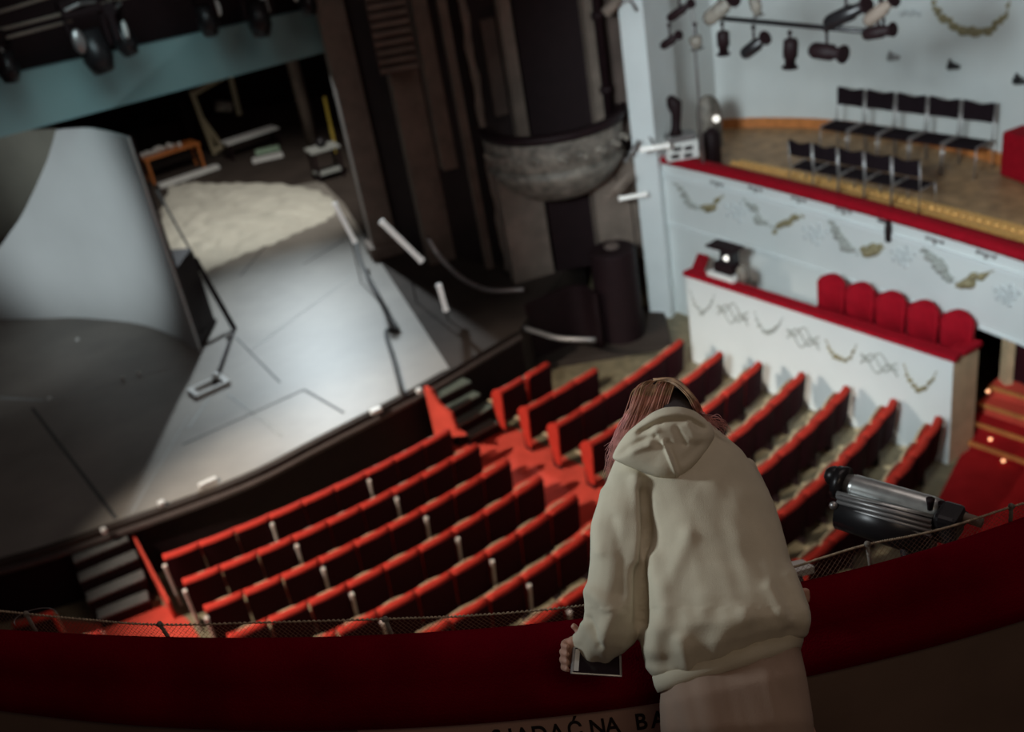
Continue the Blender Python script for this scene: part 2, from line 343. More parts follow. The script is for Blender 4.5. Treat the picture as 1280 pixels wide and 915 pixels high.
gl = [p for p in GR if p.y > 13.4]; bm = B(); sweep(bm, gl, [(0.03, 0.0), (0.33, 0.0), (0.33, 2.02), (0.03, 2.02)]); struct('wall_gallery_base', bm, M['white'])
bm = B(); sweep(bm, GR, [(-0.05, 3.06), (0.0, 3.06), (0.0, 3.12), (-0.05, 3.12)]); struct('trim_3', bm, M['whitetrim'])
bm = B(); sweep(bm, GR, [(-0.03, 2.02), (0.0, 2.02), (0.0, 2.06), (-0.03, 2.06)]); struct('trim_4', bm, M['whitetrim'])
bm = B(); sweep(bm, GR, [(-0.06, 3.33), (-0.08, 3.40), (-0.02, 3.46), (0.22, 3.46), (0.28, 3.40), (0.28, 3.33)])
tag(obj('velvet_rail', bm, M['crimson'], smooth=True), 'long red velvet rail along top of the white upper gallery front', 'rail')
# gallery floor, band, wall
WB = [Vector(p) for p in ((3.7, 20.9), (4.6, 23.2), (5.7, 23.35), (7.5, 21.6), (8.9, 18.3), (9.9, 15.8), (10.6, 12.5), (10.8, 9.0))]
WB = [Vector(p) for p in ((3.62, 20.5), (4.65, 22.0))]+smooth_poly([(5.7, 23.5), (6.8, 22.9), (8.0, 21.8), (9.0, 20.1), (9.7, 18.3), (10.2, 15.8), (10.5, 12.5), (10.5, 9.0)], 4)
bm = B(); prism(bm, [tuple(p) for p in offset(GR, 0.3)]+[tuple(p) for p in reversed(WB)], 2.55, 2.65); struct('floor_gallery', bm, M['ochre'])
bm = B(); sweep(bm, WB, [(0, 0.0), (0.3, 0.0), (0.3, 13), (0, 13)]); struct('wall_right', bm, M['white'])
bm = B(); sweep(bm, WB[2:], [(-0.07, 2.65), (0.0, 2.65), (0.0, 2.86), (-0.07, 2.86)]); struct('baseboard_right', bm, M['woodstep'])
bm = B(); sweep(bm, GR[1:], [(1.72, 2.66), (2.15, 2.66), (2.15, 2.72), (1.72, 2.72)]);
gb = tag(obj('floor_trim', bm, M['goldband']), 'gold patterned trim strip on the gallery floor behind the red rail', 'trim')
bm = B(); x0 = GR[3]
for i in range(70):
    t = i/69; k = 1+t*(len(GR)-2.01); p = offset(GR, 1.93)[int(k)].lerp(offset(GR, 1.93)[int(k)+1], k-int(k)); ball(bm, (p.x, p.y, 2.73), 0.06, (1, 1, .6), 6, 4)
o = obj('studs', bm, M['goldband'], gb, True)

# ---- lower box (loge) on the right
ZB = 1.9
bf = [U(853, 341, ZB), U(1190, 449, ZB)]; bf = [Vector(p[:2]) for p in bf]
bt = (bf[1]-bf[0]).normalized(); bn = Vector((-bt.y, bt.x))           # bn: away from the hall
bd = 0.95
bm = B(); prism(bm, [tuple(bf[0]+bn*0.04+bt*.03), tuple(bf[1]+bn*0.04), tuple(bf[1]+bn*0.18), tuple(bf[0]+bn*0.18+bt*.03)], 0.0, ZB-0.06); struct('wall_loge_front', bm, M['white'])
e2 = U(1224, 427, ZB); e2 = Vector(e2[:2]); sd = (e2-bf[1]).normalized()
bm = B(); prism(bm, [tuple(bf[1]+bn*.18), tuple(bf[1]+bn*.045+bt*.003), tuple(e2+bt*.003), tuple(e2-bt*.12)], 0.0, ZB-0.06); struct('wall_loge_side', bm, M['wood'])
bm = B(); prism(bm, [tuple(bf[0]+bn*.18), tuple(bf[1]+bn*.18-bt*.1), tuple(e2-bt*.12), tuple(bf[0]+bn*1.6)], 1.0, 1.12); struct('floor_loge', bm, M['ochre'])
lr = thing('velvet_rail', 'red velvet topped rail around the lower white box with five red seats', 'rail', (bf[0].x, bf[0].y, ZB-.06))
bm = B(); prism(bm, [tuple(bf[0]), tuple(bf[1]+bt*.06), tuple(bf[1]+bt*.02+bn*.24), tuple(bf[0]+bn*.24)], ZB-.06, ZB+.03); obj('front_rail', bm, M['crimson'], lr, bevel=.02)
bm = B(); prism(bm, [tuple(bf[1]+bn*.25-bt*.20), tuple(bf[1]+bn*.25+bt*.04), tuple(e2+bt*.06), tuple(e2-bt*.20)], ZB-.06, ZB+.03); obj('side_rail', bm, M['crimson'], lr, bevel=.02)
bm = B(); q = Vector(U(872, 317, ZB)[:2]); prism(bm, [tuple(bf[0]+bn*.25), tuple(bf[0]+bn*.25+bt*.3), tuple(q+bt*.3), tuple(q)], ZB-.06, ZB+.03); obj('side_rail', bm, M['crimson'], lr, bevel=.02); rel(lr)

# reliefs
def leafy(pts3, t, n, m, name, label, cat, group, r0=.02, leaf=.07, k=9):
    bm = B(); c = sm3(pts3, 6); tube(bm, c, [r0*(.6+.8*math.sin(math.pi*i/(len(c)-1))) for i in range(len(c))], 6)
    for i in range(k):
        p = c[int(i/(k-1)*(len(c)-1))]; s = .35+math.sin(math.pi*(i/(k-1)))
        ball(bm, p+Vector((0, 0, random.uniform(-.6, .6)*leaf)), leaf*s*random.uniform(.7, 1.1), (1, .5, .6), 7, 5)
    return tag(obj(name, bm, m, smooth=True), label, cat, group)
gal = [((841, 228), (856, 240), (865, 255), (876, 259)), ((876, 262), (890, 258), (904, 243)),
       ((930, 250), (945, 262), (952, 278), (966, 283)), ((966, 288), (984, 280), (1004, 268)),
       ((1037, 278), (1050, 290), (1061, 306), (1072, 314)), ((1078, 314), (1092, 313), (1104, 305)),
       ((1152, 312), (1168, 325), (1182, 342), (1194, 348)), ((1196, 355), (1214, 348), (1243, 338))]
nm = ['furthest left', 'second from left', 'third from left', 'furthest right']
for i, g in enumerate(gal):
    pts = []
    for q in g:
        p, t = OP(*q, GR, -.012); pts.append(p)
    leafy(pts, None, None, M['gold'] if i % 2 else M['silver'], 'leaf_garland', '%s leaf garland of the %s pair on the upper gallery front' % ('gilded right' if i % 2 else 'greyish left', nm[i//2]), 'ornament', 'leaf garlands on the gallery front', .014, .115 if i > 3 else .095, 9)
for i, c in enumerate(((921, 264), (1018, 292), (1128, 320), (1258, 368))):
    bm = B()
    for k in range(14):
        a = k*2.4; r = 3+k*1.0
        p, t = OP(c[0]+r*math.cos(a), c[1]+r*math.sin(a)*.9, GR, -.008); ball(bm, p, .045, (1, 1, 1), 6, 4)
    tag(obj('relief_rosette', bm, M['faint'], smooth=True), 'pale plaster rosette on the gallery front, %s' % nm[i], 'ornament', 'pale rosettes on the gallery front')
# small brackets with light fittings under the gallery rail
for i, c in enumerate(((896, 229), (944, 236), (998, 249), (1054, 263), (1168, 300), (1232, 318))):
    p, t = OP(*c, GR, -.05); bm = B(); d = Vector((t.x, t.y, 0)); tube(bm, [p-d*.14, p+d*.14], .018, 6); tube(bm, [p, p+Vector((0, 0, -.07))], .02, 6); ball(bm, p+d*.14, .03); ball(bm, p-d*.14, .03)
    tag(obj('rail_hook', bm, M['greymetal'], smooth=True), 'small metal hook under the red gallery rail, %s from left' % ORD[i], 'hook', 'hooks under the gallery rail')
p, t = OP(1110, 290, GR, -.07); bm = B(); tube(bm, [p+Vector((0, 0, .2)), p+Vector((0, 0, .05)), p+Vector((0, 0, -.16))], [.035, .06, .045], 8); d = Vector((t.x, t.y, 0)); tube(bm, [p-d*.2+Vector((0, 0, .15)), p+Vector((0, 0, .15))], .02, 6)
tag(obj('spotlight', bm, M['black'], smooth=True), 'small black spotlight hanging in front of the upper gallery front', 'spotlight')
BF3 = [bf[0], bf[1]]
for i, g in enumerate((((863, 363), (869, 380), (878, 389), (887, 383), (893, 369)), ((943, 389), (950, 407), (961, 416), (971, 410), (978, 397)), ((1032, 424), (1040, 442), (1051, 450), (1063, 446), (1070, 433)), ((1130, 456), (1138, 477), (1149, 486), (1162, 480), (1170, 466)))):
    pts = [OP(*q, BF3, .03)[0] for q in g]
    leafy(pts, None, None, M['gold'] if i > 1 else M['silver'], 'swag', 'drooping leaf swag on the lower white box front, %s' % nm[i], 'ornament', 'swags on the box front', .012, .055, 9)
for i, (x0, x1) in enumerate(((897, 935), (984, 1024), (1076, 1122))):
    bm = B(); y0 = 383+(x0-897)*.34
    for s in range(3):
        pts = [OP(x0+(x1-x0)*t, y0+(x1-x0)*t*.36+8*math.sin(t*9+s*2)+s*5-3, BF3, .035)[0] for t in np.linspace(0, 1, 16)]
        tube(bm, pts, .016, 5)
    tag(obj('scrollwork', bm, M['silver'], smooth=True), 'pale grey scrollwork between swags on the lower box front, %s' % ['left', 'middle', 'right'][i], 'ornament', 'scrollwork on the box front')
# wreath on the gallery wall, top right
pts = [OP(x, y, WB, -.02)[0] for x, y in ((1166, -4), (1170, 12), (1184, 26), (1206, 36), (1224, 40), (1243, 32), (1257, 18), (1262, 0))]
leafy(pts, None, None, M['gold'], 'wreath', 'gilded open leaf wreath high on the white gallery wall', 'ornament', None, .012, .10, 30)
pts = [OP(1125+20*t+0, 16+3*math.sin(t*12), WB, -.02)[0] for t in np.linspace(0, 1.3, 14)]
bm = B(); tube(bm, pts, .04, 6); tag(obj('scrollwork', bm, M['faint'], smooth=True), 'pale scroll relief left of the gilded wreath', 'ornament')
for i, c in enumerate(((1112, 71), (1187, 82), (1270, 100))):
    p, t = OP(*c, WB, -.1); bm = B(); d = Vector((t.x, t.y, 0)); tube(bm, [p, p+d*.22], [.09, .04], 8); tube(bm, [p, p+Vector((0, 0, .12))], .025, 6)
    tag(obj('wall_lamp', bm, M['blackgloss'] if i else M['greymetal'], smooth=True), 'tiny dark lamp on the white gallery wall, %s of three' % ['left', 'middle', 'right'][i], 'lamp', 'little lamps on the gallery wall')

# ---- gallery chairs
def make_chair(loc, rz, label, group):
    t = thing('stacking_chair', label, 'chair', loc, rz, group); w = .27; t.scale = (1.08, 1.08, 1.12)
    bm = B(); box(bm, (-w, -.22, .47), (w, .26, .52)); obj('seat', bm, M['blackfabric'], t, bevel=.015)
    bm = B(); n = 8; rings = []
    for i in range(n+1):
        x = -w+2*w*i/n; y = -.27-.03*math.cos(math.pi*x/(2*w)); z1 = 1.09-.025*math.cos(math.pi*2*x/(2*w))
        rings.append([Vector((x, y-.02, .79)), Vector((x, y+.02, .79)), Vector((x, y+.005, z1)), Vector((x, y-.035, z1))])
    ring_loft(bm, rings); obj('backrest', bm, M['blackfabric'], t)
    for sx in (-1, 1):
        bm = B(); tube(bm, [(sx*(w+.02), -.30, 1.10), (sx*(w+.02), -.26, .55), (sx*(w+.03), -.30, 0)], .013, 6); obj('leg', bm, M['chrome'], t, True)
        bm = B(); tube(bm, [(sx*(w+.02), .24, .53), (sx*(w+.03), .27, 0)], .013, 6); obj('leg', bm, M['chrome'], t, True)
        bm = B(); tube(bm, [(sx*(w+.02), -.26, .52), (sx*(w+.02), .24, .52)], .013, 6); obj('side_rail', bm, M['chrome'], t, True)
    return t
ch0 = None
c0, c1 = U(1040, 196, 2.65), U(1208, 222, 2.65); c0 = OP(1050, 190, [Vector((6.9, 20.9)), Vector((8.9, 17.9))])[0]
A_, B_ = U(1052, 190, 2.65), U(1208, 215, 2.65)
yaw = math.atan2((B_-A_).y, (B_-A_).x)
for i in range(5):
    p = A_.lerp(B_, i/4); p.z = 2.65
    make_chair(p, yaw+math.pi, 'black chair with steel legs by the white gallery wall, %s from left in back row' % ORD[i], 'back row of gallery chairs')
A_, B_ = U(999, 229, 2.65), U(1131, 257, 2.65)
A_, B_ = U(1012, 236, 2.65), U(1142, 262, 2.65)
for i in range(5):
    p = A_.lerp(B_, i/4); p.z = 2.65
    make_chair(p, yaw, 'black chair on the gallery floor nearer the rail, %s from left in front row' % ORD[i], 'front row of gallery chairs').scale = (.9, .9, .92)
# red upholstered bench end and dark curtain at the right edge
p = U(1262, 226, 2.65); bm = B(); prism(bm, [(p.x-.05, p.y+.3), (p.x+.2, p.y-.9), (p.x+.9, p.y-.8), (p.x+.45, p.y+.5)], 2.66, 3.5)
o = obj('red_plinth', bm, M['crimson'], bevel=.06); tag(o, 'low red covered bench on the gallery floor at the right edge', 'bench')
p = OP(1284, 150, WB, -.35)[0]; bm = B(); rings = []
for k in range(13): rings.append([Vector((p.x+k*.05, p.y-k*.09+.05*math.sin(k*2.2), z)) for z in (2.9, 6.0)]+[Vector((p.x+k*.05+.08, p.y-k*.09+.06+.05*math.sin(k*2.2), z)) for z in (6.0, 2.9)])
ring_loft(bm, rings); tag(obj('curtain', bm, M['velvet_dark']), 'dark red curtain hanging at the right end of the gallery', 'curtain')

# ---- projection equipment
def round_lamp(name): pass
g = U(851, 196, 3.46)
t = thing('followspot', 'dark curved-neck lamp on white equipment case at left end of the gallery', 'spotlight', g)
bm = B(); tube(bm, [(-.06, 0, .42), (-.05, 0, .6), (-.02, 0, .85), (-.04, 0, 1.05), (-.12, 0, 1.2)], [.14, .09, .10, .15, .07], 10); obj('lamp_head', bm, M['black'], t, True)
bm = B(); box(bm, (-.26, -.2, .36), (.3, .2, .46)); obj('base_plate', bm, M['greymetal'], t, bevel=.01)
t2 = thing('equipment_case', 'white boxy equipment case standing on red gallery rail end', 'case', g)
bm = B(); box(bm, (-.3, -.22, 0), (.32, .22, .35)); obj('case_body', bm, M['lightwhite'], t2, bevel=.02)
for i, (x, z) in enumerate(((-.15, .1), (.1, .08), (.12, .22), (-.1, .24))):
    bm = B(); box(bm, (x-.08, -.235, z-.04), (x+.08, -.221, z+.04)); obj('vent_slot', bm, M['black'], t2)
g = U(891, 201, 2.9); g.z = 2.65
t = thing('loudspeaker', 'tall grey round-topped shield with white lamp at left end of the gallery', 'speaker', g)
prof = [Vector((-.24, 0, .5))]+[Vector((.24*math.cos(a), 0, 1.25+.35*math.sin(a))) for a in np.linspace(math.pi, 0, 16)]+[Vector((.24, 0, .5))]
bm = B(); ring_loft(bm, [[q+Vector((0, y, 0)) for q in prof] for y in (0, .12)]); obj('shield', bm, M['bowl'], t, True)
bm = B(); tube(bm, [(0, -.05, 0), (0, -.05, .85), (0, -.05, .95)], [.17, .17, .08], 14); obj('drum', bm, M['black'], t, True)
bm = B(); ball(bm, (.12, -.03, 1.12), .07); obj('lens', bm, M['bulb'], t, True)
a = OP(876, 160, GR, .1)[0]; bm = B(); tube(bm, [a+Vector((0, 0, -1)), a+Vector((0, 0, 3.4))], .025, 8); tag(obj('thin_pole', bm, M['greymetal'], smooth=True), 'thin pale pole rising from the gallery rail to a small lamp', 'pole')
g = U(909, 345, ZB+.03); g = Vector((g.x+bn.x*.0, g.y, ZB+.03))
t = thing('projector_stand', 'white tray on the lower box rail carrying a black lamp', 'stand', g, math.atan2(bt.y, bt.x))
bm = B(); box(bm, (-.32, -.2, 0), (.32, .25, .09)); obj('tray', bm, M['lightwhite'], t, bevel=.02)
t = thing('stage_lamp', 'black lamp with barn doors and two lit lenses on the lower box', 'spotlight', g+Vector((0, 0, .09)), math.atan2(bt.y, bt.x))
bm = B(); box(bm, (-.2, -.14, 0), (.22, .14, .2)); obj('lamp_base', bm, M['black'], t, bevel=.03)
bm = B(); box(bm, (-.05, -.12, .2), (.22, .12, .48)); obj('lamp_body', bm, M['blackgloss'], t, bevel=.03)
bm = B(); box(bm, (-.34, -.16, .46), (.3, .16, .51)); obj('barn_door', bm, M['black'], t, bevel=.01)
for x in (.13,):
    bm = B(); ball(bm, (x, -.13, .34), .05); obj('lens', bm, M['bulb'], t, True)
g2 = U(929, 350, ZB+.03); bm = B(); tube(bm, [g2, g2+Vector((0, 0, .2)), g2+Vector((0, 0, .3))], [.12, .11, .04], 10); tag(obj('lamp_cover', bm, M['bowl'], smooth=True), 'small brown domed object beside the black lamp on lower box', 'lamp')

# ---- box seats
def make_boxseat(loc, rz, label):
    t = thing('box_armchair', label, 'armchair', loc, rz, 'red seats in the lower box')
    bm = B(); rings = []
    for i in range(13):
        x = -.244+.488*i/12; h = 1.12+.10*math.cos(math.pi*x/.52); y = .12-.10*math.cos(math.pi*x/.50)*-1
        rings.append([Vector((x, y-.04, .35)), Vector((x, y+.06, .35)), Vector((x, y+.10, h-.05)), Vector((x, y+.04, h)), Vector((x, y-.04, h-.05))])
    ring_loft(bm, rings); obj('backrest', bm, M['crimson'], t, True)
    bm = B(); box(bm, (-.215, -.30, .35), (.215, .12, .48)); obj('seat', bm, M['crimson'], t, bevel=.04)
    for s in (-1, 1):
        bm = B(); box(bm, (s*.235-.015, -.28, .5), (s*.235+.015, .15, .62)); obj('armrest', bm, M['crimson'], t, bevel=.02)
    for sx in (-.2, .2):
        for sy in (-.24, .12):
            bm = B(); tube(bm, [(sx, sy, 0), (sx, sy, .35)], .02, 6); obj('leg', bm, M['black'], t)
s0, s1 = U(1012, 390, ZB), U(1168, 441, ZB); s0 = Vector(s0[:2])+bn*.42; s1 = Vector(s1[:2])+bn*.42
for i in range(5):
    q = s0.lerp(s1, i/4)
    make_boxseat((q.x, q.y, 1.12), math.atan2(bt.y, bt.x), 'red velvet armchair in the lower white box, %s from left' % ORD[i])

# ---- lighting rig over the right
RA, RB_ = Vector((3.86, 15.2)), Vector((5.28, 12.8))
bm = B(); a, b = OW(893, 22, RA, RB_), OW(1112, 42, RA, RB_); tube(bm, [a, b], .035, 8); tag(obj('lighting_bar', bm, M['blackgloss'], smooth=True), 'dark horizontal pipe carrying spotlights across the white wall', 'pipe')
bm = B(); tube(bm, [OW(905, 25, RA, RB_), OW(905, -60, RA, RB_)], .02, 6); tube(bm, [OW(1105, 40, RA, RB_), OW(1100, -60, RA, RB_)], .02, 6); tag(obj('hanging_rods', bm, M['blackgloss']), 'thin rods holding up the spotlight pipe', 'rod')
rig = [((850, 14), 32, -35, .05), ((900, 12), 40, -40, .085), ((838, 51), 24, -35, .05), ((904, 53), 28, 88, .07), ((943, 58), 32, -38, .07), ((988, 66), 34, 92, .075), ((1034, 65), 38, 8, .08), ((870, 53), 16, 80, .07), ((1058, 18), 52, -25, .075), ((1100, 14), 42, -40, .065), ((1098, 40), 34, -10, .06), ((945, 8), 24, 75, .06)]
mats_ = ['black', 'bowl', 'black', 'black', 'blackgloss', 'black', 'black', 'bowl', 'blackgloss', 'stone', 'black', 'bowl']
for i, (c, L, ang, r) in enumerate(rig):
    r *= 1.35
    a_ = math.radians(ang); dx, dy = math.cos(a_)*L/2, math.sin(a_)*L/2
    p0, p1 = OW(c[0]-dx, c[1]-dy, RA, RB_, -.05), OW(c[0]+dx, c[1]+dy, RA, RB_, -.05); m_ = (p0+p1)/2
    t = thing('hanging_spotlight', 'spotlight on the pipe before the white wall, %s one counted from the upper left' % ORD[i], 'spotlight', m_, 0, 'spotlights hung before the gallery wall')
    d = p1-p0
    bm = B(); tube(bm, [-d/2, -d/2+d*.1, d*.15, d*.18, d/2], [r*.8, r, r, r*.75, r*.7], 12); obj('lamp_housing', bm, M[mats_[i]], t, True)
    bm = B(); tube(bm, [d/2, d*.56], [r*1.1, r*1.1], 12); obj('colour_frame', bm, M['black'], t)
    bm = B(); tube(bm, [(0, 0, r), (0, 0, r+.16)], .018, 6); ball(bm, (0, 0, r+.17), .035); obj('hook_clamp', bm, M['black'], t)

# ---- stage: curved scenery
base = [Vector(p) for p in ((-6.31, 19.67), (-7.12, 20.76), (-8.16, 21.79), (-9.72, 22.74), (-10.79, 23.14), (-11.9, 23.56), (-13.2, 23.87), (-14.2, 24.05))]
base = smooth_poly(base, 6)
prof = [(-14.5, 1.5), (-13.58, 1.6), (-12.29, 2.2), (-11.07, 2.95), (-10.2, 3.65), (-9.49, 4.35), (-8.86, 5.0), (-8.39, 5.62), (-8.3, 6.66), (-6.2, 6.77)]
def ztop(x): return float(np.interp(x, [q[0] for q in prof], [q[1] for q in prof]))
prof2 = [(-14.5, 1.5), (-13.58, 1.62), (-12.29, 2.2), (-11.07, 2.95), (-10.2, 3.65), (-9.49, 4.35), (-8.86, 5.0), (-8.39, 5.6), (-6.2, 6.75)]
prof = [(-14.5, 1.5), (-13.58, 1.62), (-12.29, 2.2), (-11.07, 2.95), (-10.2, 3.65), (-9.49, 4.35), (-8.86, 5.0), (-8.39, 5.58), (-7.5, 5.66), (-6.2, 5.67)]
sc = thing('curved_scenery', 'large pale curved scenery wall standing on stage with a scooped edge', 'scenery', (-8.5, 22, ZS))
bm = B(); n2 = offset(base, -.05); rings = []
for i, p in enumerate(base):
    zt = ztop(p.x); rings.append([Vector((p.x, p.y, ZS+.012)), Vector((p.x, p.y, zt)), Vector((n2[i].x, n2[i].y, zt)), Vector((n2[i].x, n2[i].y, ZS+.012))])
ring_loft(bm, rings); obj('cloth_face', bm, M['panel'], sc)
bm = B()
q0 = base[0]; d_ = (base[0]-base[1]).normalized()
box(bm, (q0.x-.03, q0.y+.06, ZS+.012), (q0.x+.05, q0.y+.20, 5.66)); box(bm, (q0.x-1.0, q0.y+1.4, ZS+.012), (q0.x-.9, q0.y+1.5, 5.4))
tube(bm, [(q0.x+.02, q0.y+.2, 1.4), (q0.x+.1, q0.y+1.4, ZS+.05)], .04, 6); obj('back_frame', bm, M['black'], sc); 
bm = B(); prism(bm, [(q0.x+.02, q0.y+.2), (q0.x+.12, q0.y+1.3), (q0.x-.5, q0.y+1.5)], ZS+.012, 2.9); obj('dark_backing', bm, M['black'], sc); rel(sc)  # black block stands for the dark back side of the scenery wall
# higher beige section behind
b2 = smooth_poly([(-9.2, 25.6), (-10.6, 26.5), (-12.5, 27.0), (-14.5, 26.8)], 5)
bm = B(); n2 = offset(b2, -.06); rings = []
for i, p in enumerate(b2):
    zt = 4.75 if p.x > -15 else 5; rings.append([Vector((p.x, p.y, ZS+.012)), Vector((p.x, p.y, zt)), Vector((n2[i].x, n2[i].y, zt)), Vector((n2[i].x, n2[i].y, ZS+.012))])
ring_loft(bm, rings); tag(obj('curved_scenery', bm, M['panelback']), 'beige curved scenery section seen behind the large pale one', 'scenery')
# crumpled sheet
out = [(212, 234), (238, 228), (270, 230), (300, 229), (350, 230), (395, 238), (420, 252), (421, 266), (405, 278), (375, 290), (345, 304), (305, 318), (270, 334), (235, 352), (215, 352), (205, 320), (202, 285), (204, 255)]
oc = [U(x, y, ZS) for x, y in out]; cc = sum(oc, Vector())/len(oc)
bm = B(); nr = 26; N = 120; rings = []
for k in range(N):
    t = k/N*len(oc); i = int(t); e_ = oc[i % len(oc)].lerp(oc[(i+1) % len(oc)], t-i); rings.append(e_)
grid = []
for j in range(nr+1):
    s = j/nr; row = []
    for k in range(N):
        p = cc.lerp(rings[k], s); w_ = noise.noise(Vector((p.x*1.3, p.y*.6, 3)))+.6*noise.noise(Vector((p.x*2.2+p.y, p.y*1.9, 7)))
        z = ZS+.014+(1-s**6)*(.03+.22*abs(w_))*(1.0 if s < .97 else .3)
        jit = 1+.02*math.sin(k*1.7)*s
        row.append(bm.verts.new((cc.x+(p.x-cc.x)*jit, cc.y+(p.y-cc.y)*jit, z if j < nr else ZS+.014)))
    grid.append(row)
for j in range(nr):
    for k in range(N): bm.faces.new((grid[j][k], grid[j+1][k], grid[j+1][(k+1) % N], grid[j][(k+1) % N])) if j else None
bm.faces.new([grid[1][k] for k in range(N)])
for k in range(N): bm.verts.remove(grid[0][k])
tag(obj('crumpled_sheet', bm, M['sheet'], smooth=True), 'large crumpled cream sheet lying on the stage behind the pale scenery', 'sheet')
# stage brace and weight
t = thing('stage_brace', 'long thin black brace leaning from scenery down to a metal weight frame', 'brace', U(265, 487, ZS))
top = ZY(196, 238, 22.5); lo = U(293, 411, ZS+.03); p3 = U(286, 422, ZS+.02); p4 = U(268, 478, ZS+.08)
bm = B(); tube(bm, [top, top.lerp(lo, .5)], .028, 6); obj('upper_rod', bm, M['greymetal'], t)
bm = B(); tube(bm, [top.lerp(lo, .5), lo], .06, 6); obj('lower_rod', bm, M['black'], t)
bm = B(); tube(bm, [lo, p4], .035, 6); obj('foot_rod', bm, M['black'], t)
bm = B(); ball(bm, p3+Vector((0, 0, .05)), .055); obj('joint', bm, M['lightwhite'], t, True); rel(t)
t = thing('weight_frame', 'small pale metal frame weight on the stage floor at brace foot', 'weight', U(262, 485, ZS+.013), ROT)
for a, b in (((-.36, -.22), (.36, -.15)), ((-.36, .15), (.36, .22)), ((-.36, -.15), (-.26, .15)), ((.26, -.15), (.36, .15))):
    bm = B(); box(bm, (*a, 0), (*b, .07)); obj('frame_bar', bm, M['lightwhite'], t)
bm = B(); ball(bm, (.22, .12, .12), .09, (1, 1, .7)); obj('knob', bm, M['lightwhite'], t, True)
for i, c in enumerate(((153, 473), (173, 467), (62, 498), (97, 424))):
    p = U(*c, ZS+.05); bm = B(); ball(bm, p, .045, (1, 1, .8), 8, 6); tag(obj('floor_marker', bm, M['lightwhite'], smooth=True), 'small white knob on the stage floor before the pale scenery, %s from right' % ORD[(1, 0, 2, 3)[i] if 0 else {0: 1, 1: 0, 2: 3, 3: 2}[i]], 'marker', 'white markers on the stage floor')
for i, (c, l) in enumerate((((260, 604), .3), ((202, 630), .1), ((470, 514), .2), ((524, 489), .1), ((130, 664), .08))):
    p = U(*c, ZS+.04); bm = B(); box(bm, (p.x-l/2, p.y-.05, ZS+.013), (p.x+l/2, p.y+.05, ZS+.09), .5, p); tag(obj('footlight', bm, M['lightwhite'], bevel=.01), 'small white footlight on the front edge of the stage, %s one from left' % ORD[{4: 0, 1: 1, 0: 2, 2: 3, 3: 4}[i]], 'footlight', 'footlights along the stage edge')
# thin cable over the stage at the right, with clamps
pts = [U(*c, ZS+.02+h) for c, h in (((445, 305), .5), ((452, 330), .3), ((468, 360), .15), ((485, 392), .1), ((497, 412), .05), ((485, 412), .02), ((483, 420), .02), ((492, 450), .02), ((503, 495), .02))]
bm = B(); tube(bm, sm3(pts, 4), .045, 6); tag(obj('black_cable', bm, M['tape'], smooth=True), 'dark cable trailing over the bright right part of the stage', 'cable')
# tubes on the wall
def bar(a, b, Y, r, m, label, Y2=None):
    bm = B(); p, q = ZY(*a, Y), ZY(*b, Y2 or Y); tube(bm, [p, q], r, 8); d = (q-p).normalized(); tube(bm, [p-d*.04, p], r*1.2, 8); tube(bm, [q, q+d*.04], r*1.2, 8); o = tag(obj('light_tube', bm, M[m], smooth=True), label, 'light tube')
    mm = (p+q)/2; bm = B(); tube(bm, [mm+Vector((0, .02, 0)), mm+Vector((0, .3, 0)), Vector((mm.x, mm.y+.3, ZS))] if mm.z < 3.2 else [mm, mm+Vector((.1, 1.6, 0))], .015, 6); obj('mount', bm, M['black'], o); return o
M['tubeglow'] = mat('white_tube', (0.85, 0.85, 0.82), 0.4, emit=(1, .98, .94, .28))
bar((478, 278), (526, 325), 19.9, .06, 'tubeglow', 'thick white tube slanting before the dark proscenium wall')
bar((419, 256), (443, 301), 21.5, .05, 'tubeglow', 'white tube standing at the stage corner by the column')
bar((549, 358), (557, 386), 18.8, .05, 'tubeglow', 'short white upright tube at the right stage corner')
bar((776, 248), (806, 243), 19.4, .045, 'tubeglow', 'short white tube left of the pilaster, below the bowl')
bar((803, 187), (834, 182), 18.9, .05, 'tubeglow', 'short white tube at the left end of the red gallery rail')
bar((783, 200), (797, 178), 19.4, .04, 'greymetal', 'grey tube on the right rim of the bowl-shaped box')
bar((762, 244), (784, 220), 19.0, .07, 'stone', 'short beige tube under the right side of bowl-shaped box')
t = thing('proscenium_spotlight', 'small spotlight clamped high between dark wall and white pilaster', 'spotlight', ZY(765, 12, 19.5))
bm = B(); tube(bm, [(-.15, 0, -.05), (0, 0, .05), (.2, 0, .2)], [.1, .1, .06], 10); obj('lamp_housing', bm, M['stone'], t, True)
bm = B(); tube(bm, [(.1, 0, .1), (.35, 0, .1), (.45, 0, -.1)], .03, 6); obj('bracket', bm, M['greymetal'], t, True)
# curved handrails
bm = B(); tube(bm, sm3([ZY(*c, Y) for c, Y in (((535, 297), 20.6), ((548, 318), 20.4), ((568, 340), 20.1), ((590, 355), 19.8), ((615, 363), 19.5), ((655, 362), 19.2))], 5), .05, 8)
tag(obj('handrail', bm, M['chrome'], smooth=True), 'curved pale handrail descending at the right side of the stage', 'handrail')
